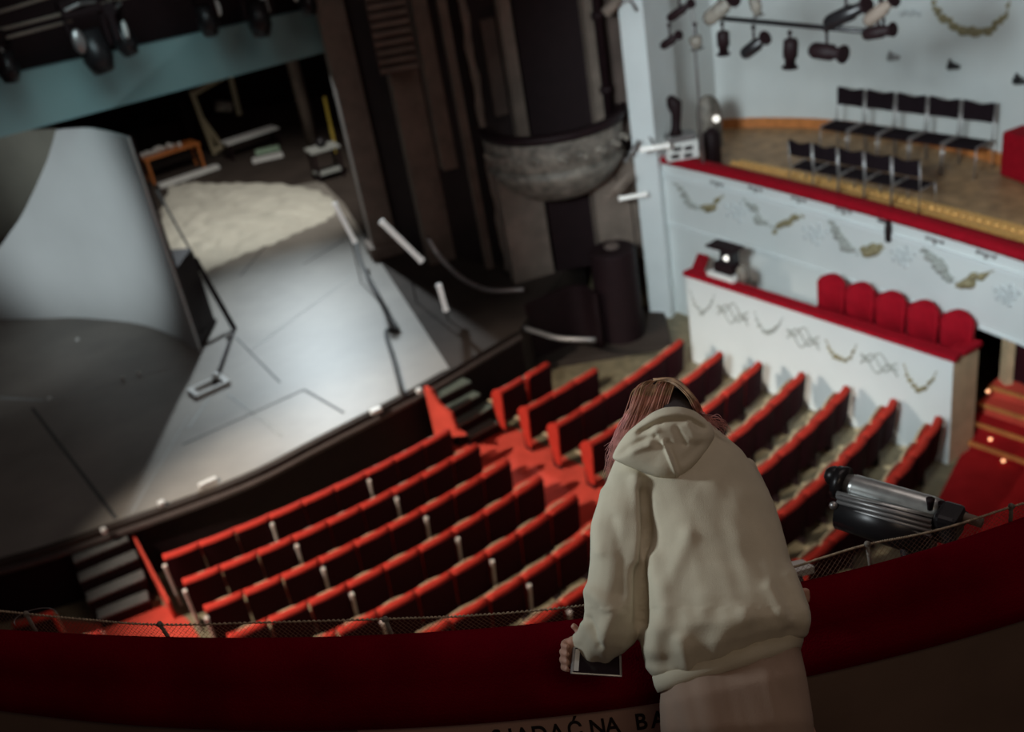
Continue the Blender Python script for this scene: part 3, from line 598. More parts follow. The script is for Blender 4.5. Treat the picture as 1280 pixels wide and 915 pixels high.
# dark well right of the stage: curved black screens, drum, low rail
def wallpx(name, pts, z0, zt, m, label, cat, th=.08):
    pl = smooth_poly([U(x, y, ZS)[:2] for x, y in pts], 5); bm = B(); sweep(bm, pl, [(0, z0), (th, z0), (th, zt), (0, zt)]); return tag(obj(name, bm, M[m]), label, cat)
pl = smooth_poly([(0.5, 18.55), (1.3, 19.0), (1.65, 18.95), (1.8, 18.5)], 5); bm = B(); sweep(bm, pl, [(0, 0), (.1, 0), (.1, 1.35), (0, 1.35)]); tag(obj('black_screen', bm, M['black']), 'low curved black screen around the pit right of the stage', 'screen')
bm = B(); tube(bm, sm3([U(*c, 1.0) for c in ((652, 409), (675, 416), (700, 423), (744, 425))], 5), .05, 8); tag(obj('handrail', bm, M['greymetal'], smooth=True), 'low dull handrail crossing the dark pit above the red seats', 'handrail')
p = U(775, 440, 0); p = Vector((2.35, 19.0, 0)); bm = B(); tube(bm, [(p.x, p.y, 0), (p.x, p.y, 2.0), (p.x, p.y, 2.04), (p.x, p.y, 2.04)], [.46, .46, .42, .30], 28)
o = obj('black_drum', bm, M['black'], smooth=False); tag(o, 'tall black drum standing in front of the proscenium wall', 'drum')
bm = B(); ball(bm, (p.x, p.y, 2.08), .16, (1, 1, .5)); tag(obj('drum_fitting', bm, M['stone2'], smooth=True), 'dull round fitting on top of the black drum', 'fitting')
pts = [(0.5, 18.3), (3.2, 18.2), (3.4, 19.9), (2.6, 20.3), (0.5, 20.3)]; bm = B(); prism(bm, pts, 0.0, .12); struct('floor_pit', bm, M['stagewood'])

# ---- border and stage top
bA, bB = Vector((-9.6, 19.7)), Vector((-2.2, 24.6))
bm = B(); q = [OW(x, y, bA, bB) for x, y in ((-60, 109), (407, 7), (407, 65), (-60, 188))]; nn = Vector((-(bB-bA).y, (bB-bA).x, 0)).normalized()*.25
lo = [bm.verts.new(p_) for p_ in q]; hi = [bm.verts.new(p_+nn) for p_ in q]
bm.faces.new(lo); bm.faces.new(hi[::-1])
for i in range(4): bm.faces.new((lo[i], lo[(i+1) % 4], hi[(i+1) % 4], hi[i]))
tag(obj('stage_border', bm, M['border']), 'long teal border beam hanging across the top of the stage', 'border')
bm = B()
q = [OW(x, y, bA, bB, .4) for x, y in ((-60, 130), (430, 20), (430, -300), (-60, -200))]
lo = [bm.verts.new(p_) for p_ in q]; hi = [bm.verts.new(p_+nn*.3) for p_ in q]
bm.faces.new(lo); bm.faces.new(hi[::-1])
for i in range(4): bm.faces.new((lo[i], lo[(i+1) % 4], hi[(i+1) % 4], hi[i]))
tag(obj('house_curtain', bm, M['black']), 'black drape above the teal border', 'curtain')
pA, pB = bA+Vector((.6, -1.0)), bB+Vector((.6, -1.0))
for i, (a, b) in enumerate((((-10, 18), (75, -8)), ((-10, 40), (170, -6)), ((-10, 52), (90, 26)))):
    bm = B(); tube(bm, [OW(*a, pA, pB), OW(*b, pA, pB)], .03, 6); tag(obj('rigging_pipe', bm, M['stone'], smooth=True), 'rigging pipe above the teal border, %s of three from the top' % ORD[i], 'pipe', 'rigging pipes above the border')
fx = [((112, 48), 1.5), ((150, 38), 1.1), ((256, 14), 1.1), ((322, 10), 1.3), ((8, 72), 1.0), ((382, -8), 1.0)]
for i, (c, s) in enumerate(fx):
    p = OW(*c, pA, pB)
    t = thing('moving_light', 'dark moving stage light hanging before the teal border, %s from left' % ORD[{4: 0, 0: 1, 1: 2, 2: 3, 3: 4, 5: 5}[i]], 'stage light', p, ROT+i, 'moving lights above the border')
    bm = B(); tube(bm, [(0, 0, .1*s), (.03, -.03, -.25*s), (.05, -.05, -.42*s)], [.15*s, .19*s, .13*s], 12); obj('lamp_head', bm, M['blackgloss'], t, True)
    bm = B(); box(bm, (-.24*s, -.1*s, .28*s), (.24*s, .1*s, .48*s)); obj('lamp_base', bm, M['black'], t, bevel=.02)
    for sx in (-1, 1):
        bm = B(); box(bm, (sx*.22*s-.03, -.05, -.12*s), (sx*.22*s+.03, .05, .32*s)); obj('yoke_arm', bm, M['black'], t)
    bm = B(); ball(bm, (-.17*s, -.14*s, .02), .085*s, (1, .5, 1.8)); obj('reflector', bm, M['lightwhite'] if i != 0 else M['chrome'], t, True)
    bm = B(); tube(bm, [(-.05, 0, .48*s), (-.05, 0, 1.2*s)], .025, 6); obj('hanger', bm, M['stone'], t)
    bm = B(); tube(bm, [(-.2*s, -.1*s, .38*s), (-.05, -.16*s, .42*s), (.18*s, -.1*s, .4*s)], .03, 6); obj('cable_loop', bm, M['chrome'], t)
# ---- objects in the wings
bm = B(); p, q = U(388, 163, ZS), ZY(363, 76, 36.0); p = ZY(388, 166, 34.5); q = ZY(365, 76, 34.5); tube(bm, [(p.x, p.y, ZS), (p.x+.0, p.y, q.z+3)], .2, 10)
tag(obj('stage_column', bm, M['stone'], smooth=True), 'pale round column deep in the dark stage wings', 'column')
def tbl(loc, sx, sy, h, label, topm, legm, rz=ROT, name='prop_table'):
    t = thing(name, label, 'table', loc, rz)
    bm = B(); box(bm, (-sx, -sy, h-.07), (sx, sy, h)); obj('tabletop', bm, M[topm], t, bevel=.01)
    for a in (-1, 1):
        for b in (-1, 1):
            bm = B(); box(bm, (a*(sx-.08)-.04, b*(sy-.08)-.04, 0), (a*(sx-.08)+.04, b*(sy-.08)+.04, h-.07)); obj('leg', bm, M[legm], t)
    return t
g = U(220, 218, ZS); tbl(g, .95, .4, .85, 'low table with orange edge in the wings, crowded with white items', 'orange', 'orange')
for k in range(9):
    bm = B(); c, s_ = math.cos(ROT), math.sin(ROT); lx = -.85+k*.15; ly = random.uniform(-.2, .1); x, y = g.x+lx*c-ly*s_, g.y+lx*s_+ly*c; h = random.uniform(.1, .22)
    tube(bm, [(x, y, ZS+.85), (x, y, ZS+.85+h*.7), (x, y, ZS+.85+h)], [.07, .07, .03], 8)
    tag(obj('white_jar', bm, M['lightwhite'], smooth=True), 'white jar on the orange edged table, %s from left' % ORD[k], 'jar', 'white jars on the wings table')
g = U(236, 222, ZS); bm = B(); a, b = U(198, 232, ZS+.1), U(272, 207, ZS+.1); d = (b-a).normalized(); nn_ = Vector((-d.y, d.x, 0))*.15
prism(bm, [(a-nn_)[:2], (b-nn_)[:2], (b+nn_)[:2], (a+nn_)[:2]], ZS+.02, ZS+.14); tag(obj('white_beam', bm, M['lightwhite']), 'long low white beam lying before the table in the wings', 'beam')
g = U(290, 193, ZS)+Vector((0, .9, 0)); t = thing('wooden_frame', 'pale skewed wooden frame standing in the dark wings', 'frame', g, ROT)
for a, b in (((-.8, 0, 0), (-.95, 0, 2.2)), ((.45, 0, 1.0), (.5, 0, 2.4)), ((-.95, 0, 2.1), (.5, 0, 2.4)), ((-.8, 0, .1), (-.1, 0, .2)), ((-.9, 0, 1.3), (-.5, 0, .2))):
    bm = B(); tube(bm, [a, b], .09, 6); obj('frame_bar', bm, M['bowl'] if 0 else M['cream'], t)
bm = B(); tube(bm, [(-.1, -.1, 1.3), (.0, -.1, 1.6)], .3, 14); obj('disc', bm, M['bowl'], t, True)
g = U(318, 190, ZS); tbl(g, .95, .3, .62, 'narrow white table beside the pale frame in the wings', 'lightwhite', 'black')
g = U(335, 199, ZS); bm = B(); box(bm, (g.x-.5, g.y-.25, ZS+.012), (g.x+.5, g.y+.25, ZS+.1), .2, g); tag(obj('white_box', bm, M['lightwhite'], bevel=.02), 'flat white box on floor of the wings right of the table', 'box')
g2 = g+Vector((-.1, .8, 0)); bm = B(); box(bm, (g2.x-.4, g2.y-.15, ZS+.012), (g2.x+.4, g2.y+.15, ZS+.16), .2, g2); tag(obj('green_crate', bm, M['greenish'], bevel=.02), 'flat pale green crate behind the flat white box', 'crate')
g = U(412, 222, ZS); tbl(g, .45, .35, .95, 'small pale trolley near the proscenium column', 'silver', 'black', .4, 'trolley')
bm = B(); box(bm, (-.4, -.3, .2), (.4, .3, .26)); o = obj('lower_shelf', bm, M['silver'], bpy.data.objects['trolley'])
bm = B(); ball(bm, g+Vector((0, 0, 1.08)), .16); tag(obj('dark_bundle', bm, M['blackgloss'], smooth=True), 'dark round bundle on top of the pale trolley', 'bundle')
bm = B(); p, q = ZY(412, 155, 33), ZY(405, 124, 33); tube(bm, [(q.x, 33, 1.9), (q.x+.03, 33, 2.9)], .05, 6); box(bm, (q.x-.05, 32.95, ZS), (q.x+.05, 33.05, 1.9)); tag(obj('yellow_post', bm, M['yellow']), 'short yellow post standing in the dark wings', 'post')
g = U(238, 196, ZS)+Vector((0, 1.0, 0)); bm = B(); tube(bm, [(g.x, g.y, ZS), (g.x, g.y, ZS+1.2), (g.x, g.y, ZS+1.35)], [.3, .32, .2], 10); ball(bm, (g.x, g.y, ZS+1.5), .2); tag(obj('dark_canister', bm, M['black'], smooth=True), 'dark round-topped canister behind the orange edged table', 'canister')

# ---- stairs
def stairs(name, treads, label, mt, cheek=None):
    t = thing(name, label, 'stairs', ((treads[0][0]+treads[-1][1])/2).to_tuple()[:2]+(0,))
    for (a, b, z) in treads:
        d = (b-a).normalized(); n = Vector((d.y, -d.x, 0))
        bm = B(); prism(bm, [(a+n*.02)[:2], (b+n*.02)[:2], (b-n*.24)[:2], (a-n*.24)[:2]], z-.04, z); obj('tread', bm, M[mt], t, bevel=.008)
        bm = B(); prism(bm, [(a)[:2], (b)[:2], (b-n*.22)[:2], (a-n*.22)[:2]], 0.0, z-.045); obj('riser', bm, M['black'], t)
    rel(t); return t
def tr(a, b, z): return (Vector((*U(*a, z)[:2], 0)), Vector((*U(*b, z)[:2], 0)), z)
st = stairs('stage_stairs', [tr((546, 498), (588, 476), .9), tr((558, 516), (600, 492), .68), tr((570, 533), (616, 507), .46), tr((587, 546), (622, 528), .24)], 'four green-grey steps from red aisle up to the stage', 'tread')
stairs('stage_stairs', [tr((92, 702), (160, 674), .9), tr((99, 726), (172, 696), .68), tr((109, 751), (181, 721), .46), tr((122, 773), (186, 748), .24)], 'four dark steps at the left end of the stage front', 'treadd')
a, b, c_ = U(531, 494, ZS), U(548, 540, .2), U(562, 520, .7)
pA_, pB_ = Vector((U(534, 496, ZS-.02).x, U(534, 496, ZS-.02).y)), Vector((U(566, 560, .1).x, U(566, 560, .1).y))
d = (pB_-pA_).normalized(); n_ = Vector((-d.y, d.x))*.03; L = (pB_-pA_).length
bm = B(); sec = [(0, 0), (0, 1.3), (.15, 1.28), (.32, 1.0), (.55, .88), (.62, .55), (.8, .5), (L, .35), (L, 0)]
ring_loft(bm, [[Vector((*(pA_+d*s+n_*k), z)) for s, z in sec] for k in (-1, 1)])
tag(obj('red_cheek_panel', bm, M['carpet']), 'bright red side panel left of the green-grey stage steps', 'panel')
pL = [Vector(U(x, y, .5)[:2]) for x, y in ((168, 678), (207, 743))]; d = (pL[1]-pL[0]).normalized(); n_ = Vector((-d.y, d.x))*.02; L = (pL[1]-pL[0]).length
bm = B(); ring_loft(bm, [[Vector((*(pL[0]+d*s+n_*k), z)) for s, z in ((0, 0), (0, .95), (L, .35), (L, 0))] for k in (-1, 1)]); tag(obj('red_cheek_panel', bm, M['carpet']), 'thin red side panel right of the dark left stage steps', 'panel')
# ---- carpets
bm = B(); prism(bm, [U(640, 534, 0)[:2], U(758, 601, 0)[:2], (2.9, 11.4), (4.6, 8.7), (3.3, 8.0), (0.2, 12.8), U(565, 560, 0)[:2], U(600, 548, 0)[:2]], .002, .015)
tag(obj('aisle_carpet', bm, M['carpet']), 'bright red carpet running down the central aisle to the stage steps', 'carpet')
bm = B(); prism(bm, [U(205, 758, 0)[:2], U(235, 775, 0)[:2], (-4.2, 10.2), (-3.2, 8.0), (-6.5, 8.0), (-9.5, 11.6), U(60, 775, 0)[:2], U(120, 780, 0)[:2]], .002, .015)
tag(obj('aisle_carpet', bm, M['carpet']), 'red carpet at the foot of the left stage steps', 'carpet')
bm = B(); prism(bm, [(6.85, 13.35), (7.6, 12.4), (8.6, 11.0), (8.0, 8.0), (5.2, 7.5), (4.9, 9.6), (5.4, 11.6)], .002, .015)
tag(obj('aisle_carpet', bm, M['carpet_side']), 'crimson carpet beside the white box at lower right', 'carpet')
# right stairs with wooden nosings
t = thing('carpeted_stairs', 'red carpeted steps with orange wooden edges right of white box', 'stairs', (7.3, 13.1, 0))
d = (Vector((7.30, 12.52))-Vector((6.75, 13.30))).normalized(); n_ = Vector((-d.y, d.x)) # towards the wall
s0 = Vector((6.70, 13.38))
for i in range(4):
    a = s0+n_*.30*i; b = a+d*1.7; z = .17*(i+1)
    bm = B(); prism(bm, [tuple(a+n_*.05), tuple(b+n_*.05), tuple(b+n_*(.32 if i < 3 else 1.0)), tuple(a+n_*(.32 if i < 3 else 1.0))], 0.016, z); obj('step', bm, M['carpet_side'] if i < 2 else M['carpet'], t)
    bm = B(); prism(bm, [tuple(a), tuple(b), tuple(b+n_*.05), tuple(a+n_*.05)], z-.05, z+.005); obj('nosing', bm, M['woodstep'], t)
rel(t)
for i, c in enumerate(((1235, 489, .75), (1238, 549, .2), (1254, 576, .1))):
    p = U(c[0], c[1], c[2]); bm = B(); ball(bm, p, .03, (1, 1, .8)); tag(obj('step_light', bm, M['warmbulb'], smooth=True), 'small warm light on the red steps, %s from the top' % ORD[i], 'light', 'lights on the right steps')
bm = B(); p = U(1258, 476, .7); box(bm, (p.x-.07, p.y-.1, .68), (p.x+.05, p.y+.1, 1.95)); tag(obj('door_post', bm, M['wood']), 'light wooden door post right of the lower white box', 'post')
bm = B(); rings = []
for k in range(15): rings.append([Vector((p.x+.1+k*.06, p.y-k*.08+.04*math.sin(k*2), z)) for z in (.68, 2.2)]+[Vector((p.x+.16+k*.06, p.y+.05-k*.08+.04*math.sin(k*2), z)) for z in (2.2, .68)])
ring_loft(bm, rings); tag(obj('curtain', bm, M['velvet_dark']), 'dark curtain beside the light wooden door post', 'curtain')
bm = B(); prism(bm, [tuple(p_) for p_ in offset(GR, 2.6)[12:]]+[tuple(p_) for p_ in reversed(offset(GR, 2.7)[12:])], 0.0, 2.5); struct('wall_passage', bm, M['velvet_dark'])

# ================================================================ SEATS
def seat_proto():
    root = thing('theatre_seat', '', 'theatre seat')
    w = .273
    bm = B(); rings = []
    for i in range(9):
        x = -w+2*w*i/8; c = .03*(1-(x/w)**2); h = .945+.008*(1-(x/w)**2)
        rings.append([Vector((x, -.02-c, .34)), Vector((x, .05-c, .34)), Vector((x, .03-c, h-.04)), Vector((x, .01-c, h)), Vector((x, -.07-c, h+.005)), Vector((x, -.095-c, h-.04))])
    ring_loft(bm, rings); obj('backrest', bm, M['velvet'], root, True)
    bm = B(); rings = []
    for i in range(9):
        x = -(w-.004)+2*(w-.004)*i/8; c = .03*(1-(x/w)**2); h = .905+.008*(1-(x/w)**2)
        rings.append([Vector((x, -.045-c, .30)), Vector((x, -.022-c, .30)), Vector((x, -.09-c, h-.01)), Vector((x, -.112-c, h))])
    ring_loft(bm, rings); obj('back_panel', bm, M['velvet_dark'], root)
    bm = B(); box(bm, (-w+.04, .075, .42), (w-.02, .125, .80)); s_ = obj('seat', bm, M['velvet'], root, bevel=.02)
    bm = B(); rings = []
    for i in range(9):
        x = -(w-.045)+(2*w-.06)*i/8; h = .79+.055*(1-(x/w)**2)
        rings.append([Vector((x, .126, .40)), Vector((x, .16, .40)), Vector((x, .175, h-.05)), Vector((x, .15, h)), Vector((x, .126, h))])
    ring_loft(bm, rings); obj('seat_shell', bm, M['cream'], s_)
    bm = B(); rings = []
    for y, z in ((-.05, .60), (.12, .625), (.30, .625), (.38, .60)): rings.append([Vector((-.272-.0, y, z-.035)), Vector((-.272+.014, y, z-.035)), Vector((-.272+.014, y, z)), Vector((-.272, y, z))])
    rings = [[Vector((-.272, y, z-.04)), Vector((-.235, y, z-.04)), Vector((-.235, y, z)), Vector((-.272, y, z))] for y, z in ((.06, .60), (.12, .625), (.30, .625), (.38, .60))]
    ring_loft(bm, rings); obj('armrest', bm, M['cream'], root)
    bm = B(); box(bm, (-.272, -.02, 0), (-.260, .20, .585)); obj('side_frame', bm, M['black'], root)
    return root
SP = seat_proto()
endp = {}
def end_parts(root, side, red):
    key = (side, red)
    if key not in endp:
        x0, x1 = (-.30, -.277) if side < 0 else (.262, .285)
        bm = B(); prof = [(-.04, .12), (.10, .12), (.19, .50), (.20, .80), (.12, .90), (.02, .955), (-.08, .955), (-.11, .88), (-.06, .4)]
        ring_loft(bm, [[Vector((x, y, z)) for y, z in prof] for x in (x0, x1)])
        bmesh.ops.recalc_face_normals(bm, faces=bm.faces[:]); me = bpy.data.meshes.new('end_panel'); bm.to_mesh(me); bm.free(); me.materials.append(M['velvet'] if red else M['whitepost']); endp[key] = me
    o = bpy.data.objects.new('end_panel', endp[key]); COL.objects.link(o); o.parent = root
postm = None
def post_part(root, side):
    global postm
    if postm is None:
        bm = B(); tube(bm, [(0, 0, 0), (0, -.06, .5), (0, -.095, .74), (0, -.10, .86)], [.022, .022, .022, .034], 8); postm = bpy.data.meshes.new('end_post'); bm.to_mesh(postm); bm.free(); postm.materials.append(M['whitepost'])
    o = bpy.data.objects.new('end_post', postm); COL.objects.link(o); o.parent = root; o.location = (side*.285, -.07, 0)
first = [True]
def row(E0, E1, n, side, r, count_from, group):
    d = (E1-E0); L = d.length; rz = math.atan2(d.y, d.x); nrm = Vector((-d.y, d.x)).normalized()
    for i in range(n):
        t = (i+.5)/n; sag = .0
        gr_ = int(i/3); mid = (gr_*3+1.5)/n
        p = E0+d*t+nrm*.06+nrm*(-.10*4*(t-.5)**2*0)
        sg = L*L/128; u = 2*t-1; p = p-nrm*sg*(.4-u*u); yaw_ = rz+math.atan(4*sg*u/L)
        ox = (.0) 
        o = copy_tree(SP)
        o.location = (p.x, p.y, .0); o.rotation_euler = (0, 0, yaw_)
        k = n-1-i if side == 'left' else i
        o['label'] = 'red seat in the %s row from the stage, %s block, %s from the central aisle' % (ORD[r], side, ORD[k]); o['group'] = group
        if side == 'left' and i % 3 == 0: post_part(o, -1)
        if side == 'left' and i == n-1: end_parts(o, 1, False if r > 5 else True) if 0 else None
        if side == 'right' and i == 0: end_parts(o, -1, True)
for r in range(9):
    E1 = Vector((-1.19, 14.99))+Vector((.4625, -.6225))*r; E0 = Vector((-5.63, 12.81))+Vector((.44, -.695))*r
    if r >= 7: E0 = E1+(E0-E1)*1.0
    row(E0, E1, 9, 'left', r, 1, 'red seats of the left stalls block')
cnt = [2, 3, 6, 6, 6, 7, 7, 7, 7]
Cx = [(0.72, 16.85), (1.49, 16.27), (3.18, 16.73), (3.74, 16.03), (4.28, 15.45), (4.81, 14.82), (5.33, 14.16), (5.86, 13.55), (6.27, 12.87)]
for r in range(9):
    E0 = Vector((-.33, 16.06))+Vector((.455, -.73))*r; E1 = Vector(Cx[r])
    row(E0, E1, cnt[r], 'right', r, 1, 'red seats of the right stalls block')
# single seats at lower left edge
for i, (c, rz) in enumerate((((40, 770), .9), ((100, 795), .9))):
    o = copy_tree(SP); q = U(*c, .95); o.location = (q.x, q.y, 0); o.rotation_euler = (0, 0, .2); o['label'] = ['red seat at the lower left edge of the hall, farther one', 'red seat at the lower left, behind the net, nearer one'][i]; o['group'] = 'red seats at the lower left edge'
# rows of seats at lower right beyond the carpet
for i in range(3):
    o = copy_tree(SP) if i < 2 else SP; o.location = (7.9+.62*i*.66, 11.1+.62*i*.75, 0); o.rotation_euler = (0, 0, .85); o['label'] = 'red seat beyond the crimson carpet at the right edge, %s from left' % ORD[i]; o['group'] = 'red seats at the right edge'

# ================================================================ BALCONY
ff = [U(*c, 7.97) for c in ((0, 785), (100, 793), (200, 799), (400, 794), (560, 787), (700, 776), (1000, 729), (1150, 690), (1280, 645))]
fn = [U(*c, 7.80) for c in ((0, 890), (200, 905), (510, 911), (820, 881), (1010, 846), (1150, 812), (1280, 775))]
pf = np.polyfit([p.x for p in ff], [p.y for p in ff], 3); pn = np.polyfit([p.x for p in fn], [p.y for p in fn], 2)
xs = np.linspace(-3.2, 2.6, 70)
def clampx(x, a, b): return min(max(x, a), b)
def fy(x, c, lo, hi):
    x_ = clampx(x, lo, hi); y = float(np.polyval(c, x_)); s = float(np.polyval(np.polyder(c), x_)); return y+s*(x-x_)
def FY(x): return fy(x, pf, -1.8, 1.45)
def NYY(x): return fy(x, pn, -1.6, 1.25)
bm = B(); rings = []
for x in xs:
    yf, yn = FY(x), NYY(x)
    w_ = yf-yn; r = []
    for a in np.linspace(-.02, 1.0, 14):
        pass
    sec = [(yf+.015, 7.80), (yf+.03, 7.87), (yf+.022, 7.93), (yf, 7.97), (yf-.02, 7.976), (yf-.05, 7.966), (yf-.10, 7.942), (yf-w_*.60, 7.905), (yf-w_*.8, 7.87), (yn+.015, 7.835), (yn+.0, 7.80), (yn+.02, 7.78)]
    rings.append([Vector((x, y, z)) for y, z in sec])
ring_loft(bm, rings)
tag(obj('balcony_rail', bm, M['rail_velvet'], smooth=True), 'deep red velvet padded balcony rail the person leans on', 'rail')
bm = B(); rings = []
for x in xs:
    yn, yf = NYY(x), FY(x); rings.append([Vector((x, yn+.035, 7.0)), Vector((x, yn+.035, 7.79)), Vector((x, yf-.02, 7.79)), Vector((x, yf-.02, 6.6)), Vector((x, yf-.1, 6.6)), Vector((x, yf-.1, 7.0))])
ring_loft(bm, rings); wp = struct('wall_parapet', bm, M['parapet'])
bm = B(); pts = [(-3.2, -1.5)]+[(x, NYY(x)+.3) for x in xs]+[(2.6, -1.5)]; prism(bm, pts[:1]+pts[1:], 6.95, 7.1); struct('floor_balcony', bm, M['velvet_dark'])
# painted lettering
def glyph(ch, px, py=None, size=.062):
    fc = bpy.data.curves.new('g', 'FONT'); fc.body = ch; fc.size = size*1.42; fc.extrude = .0012; fc.offset = .0018; fc.align_x = 'CENTER'
    o = bpy.data.objects.new('g', fc); COL.objects.link(o); dg = bpy.context.evaluated_depsgraph_get(); me = bpy.data.meshes.new_from_object(o.evaluated_get(dg)); bpy.data.objects.remove(o)
    # position on the parapet face
    best = None
    for x in np.linspace(-1, 1.2, 900):
        y = NYY(x)+.035; q = P((x, y, 7.73))
        e = abs(q[0]-px)
        if best is None or e < best[0]: best = (e, x, y)
    x, y = best[1], best[2]; dy = (NYY(x+.01)-NYY(x-.01))/.02; t = Vector((1, dy, 0)).normalized(); nrm = Vector((t.y, -t.x, 0))
    mt = Matrix(((t.x, 0, nrm.x, x+nrm.x*.001), (t.y, 0, nrm.y, y+nrm.y*.001), (0, 1, 0, 7.735-size), (0, 0, 0, 1))) @ Matrix.Diagonal((.70, 1, 1, 1))
    me.transform(mt); return me
lm = bmesh.new()
for ch, px in (('S', 620), ('I', 637), ('A', 652), ('D', 673), ('A', 694), ('Ć', 717), ('N', 745), ('A', 764), ('B', 800), ('A', 822)):
    me = glyph(ch, px); lm.from_mesh(me)
me = bpy.data.meshes.new('lettering'); lm.to_mesh(me); lm.free(); lo_ = link('lettering', me, M['ink'], wp)
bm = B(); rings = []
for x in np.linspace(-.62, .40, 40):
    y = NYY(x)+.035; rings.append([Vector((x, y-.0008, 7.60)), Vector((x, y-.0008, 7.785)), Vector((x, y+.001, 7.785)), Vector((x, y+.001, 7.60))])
ring_loft(bm, rings); obj('lit_strip', bm, M['litstrip'], wp); lo_['label'] = 'black painted capital letters'  # paler stretch of the parapet, its light put into the colour
# net with rope and posts
rp = [U(*c, 8.0) for c in ((-60, 758), (0, 764), (100, 774), (200, 781), (340, 778), (480, 774), (600, 769), (730, 757))]
rp2 = [U(*c, 8.0) for c in ((980, 712), (1030, 697), (1084, 681), (1150, 668), (1200, 655), (1264, 634), (1340, 612))]
mid = [rp[-1].lerp(rp2[0], t_) for t_ in (.33, .66)]
ropes = sm3(rp+mid+rp2, 8)
bm = B(); rr = []
fine = []
for i in range(len(ropes)-1):
    for k in range(14): fine.append(ropes[i].lerp(ropes[i+1], k/14))
tube(bm, [p+Vector((0, .0015*math.sin(i*1.3), .0015*math.cos(i*1.3))) for i, p in enumerate(fine)], [.0028+.0013*math.sin(i*1.3) for i in range(len(fine))], 5)
rope = tag(obj('safety_rope', bm, M['rope'], smooth=True), 'thin twisted rope stretched just beyond the velvet balcony rail', 'rope')
bm = B(); top = []; bot = []
seg = [0]
for i in range(1, len(ropes)): seg.append(seg[-1]+(ropes[i]-ropes[i-1]).length)
def along(s):
    s = min(max(s, 0), seg[-1]-1e-6); i = max(k for k in range(len(seg)-1) if seg[k] <= s); return ropes[i].lerp(ropes[i+1], (s-seg[i])/(seg[i+1]-seg[i]))
stepn = .008
Nn = int(seg[-1]/stepn)
def netp(i, v):
    p = along(i*stepn); y = FY(p.x)+.02; q = Vector((p.x, y, 7.93)); return p.lerp(q, v)
cols = [[netp(i, v) for v in np.linspace(0, 1, 10)] for i in range(Nn)]
def thin(bm, a, b, r=.0005):
    d = (b-a).normalized(); u = d.cross(Vector((0, 0, 1))).normalized()*r; w_ = d.cross(u).normalized()*r
    va = [bm.verts.new(a+q) for q in (u, -.5*u+.87*w_, -.5*u-.87*w_)]; vb = [bm.verts.new(b+q) for q in (u, -.5*u+.87*w_, -.5*u-.87*w_)]
    for k in range(3): bm.faces.new((va[k], va[(k+1) % 3], vb[(k+1) % 3], vb[k]))
for i in range(Nn-1):
    for j in range(9):
        if (i+j) % 2 == 0: thin(bm, cols[i][j], cols[i+1][j+1])
        else: thin(bm, cols[i+1][j], cols[i][j+1])
tag(obj('safety_net', bm, M['net']), 'fine brown mesh safety net along the outer side of balcony rail', 'net')
for i, c in enumerate(((33, 768), (200, 781), (482, 775), (1084, 681), (1264, 634))):
    p = U(*c, 8.0); b_ = Vector((p.x+.01, FY(p.x)+.035, 7.88)); bm = B(); tube(bm, [b_, p+Vector((0, 0, .004))], .006, 8); ball(bm, p+Vector((0, 0, .004)), .009)
    for k in range(3): tube(bm, [p+Vector((-.01, 0, -.004+.004*k)), p+Vector((0, -.008, -.002+.004*k)), p+Vector((.01, 0, -.004+.004*k))], .002, 5)
    tag(obj('net_post', bm, M['bowl'], smooth=True), 'small net post knotted to the rope, %s from left' % ORD[i], 'post', 'net posts on the balcony rail')
p = U(42, 783, 7.93); bm = B(); tube(bm, [p+Vector((.07*math.cos(a), .03*math.sin(a)+.03, .01+.012*math.sin(a))) for a in np.linspace(0, math.pi*1.15, 20)], .0015, 5); tag(obj('wire_loop', bm, M['chrome']), 'thin wire loop by the net at the far left of rail', 'wire')
# white paper sheet behind the rail
c = U(997, 718, 6.6); bm = B(); rings = []
q = [U(x, y, 7.4) for x, y in ((978, 712), (1003, 707), (1018, 716), (985, 726))]; lo = [bm.verts.new(v) for v in q]; hi = [bm.verts.new(v+Vector((0, 0, .03))) for v in q]; bm.faces.new(lo[::-1]); bm.faces.new(hi)
for i in range(4): bm.faces.new((lo[i], lo[(i+1) % 4], hi[(i+1) % 4], hi[i]))
tag(obj('white_casing', bm, M['lightwhite']), 'small white casing just beyond the rail, right of the person', 'casing')
q = sum(q, Vector())/4; bm = B(); tube(bm, [q+Vector((0, 0, 0)), Vector((q.x-.05, FY(q.x)-.0, 7.3))], .015, 6); o = obj('bracket', bm, M['black'], bpy.data.objects['white_casing'])

# big black stage lamp beyond the rail
t = thing('profile_spotlight', 'long black ribbed spotlight mounted outside the balcony rail at right', 'spotlight', D(1120, 640, 3.3))
a, b = D(1058, 606, 3.38), D(1176, 640, 3.2)
ad = (b-a).normalized(); upv = (Vector((0, 0, 1))-ad*ad.z).normalized(); sv = ad.cross(upv)
def lt(pts, r, n=16): bm = B(); tube(bm, pts, r, n); return bm
obj('barrel', lt([a, a+ad*.03, b-ad*.03, b], [.036, .042, .042, .038], 20), M['steel_light'], t, True)
a2, b2_ = D(1050, 628, 3.33), D(1168, 662, 3.16)
obj('fin', lt([D(1046, 618, 3.33), D(1166, 648, 3.16)], .012, 8), M['steel_light'], t, True)
obj('lower_body', lt([a2+Vector((0, 0, -.03)), b2_+Vector((0, 0, -.03))], [.062, .07], 16), M['blackgloss'], t, True)
for k in range(4):
    off = (k-1.5)*6
    obj('rib', lt([D(1046, 626+off+4, 3.30), D(1164, 657+off+4, 3.12)], .007, 8), M['greymetal'], t, True)
bm = B(); tube(bm, [a-ad*.035, a], [.055, .058], 20); obj('front_ring', bm, M['blackgloss'], t, True)
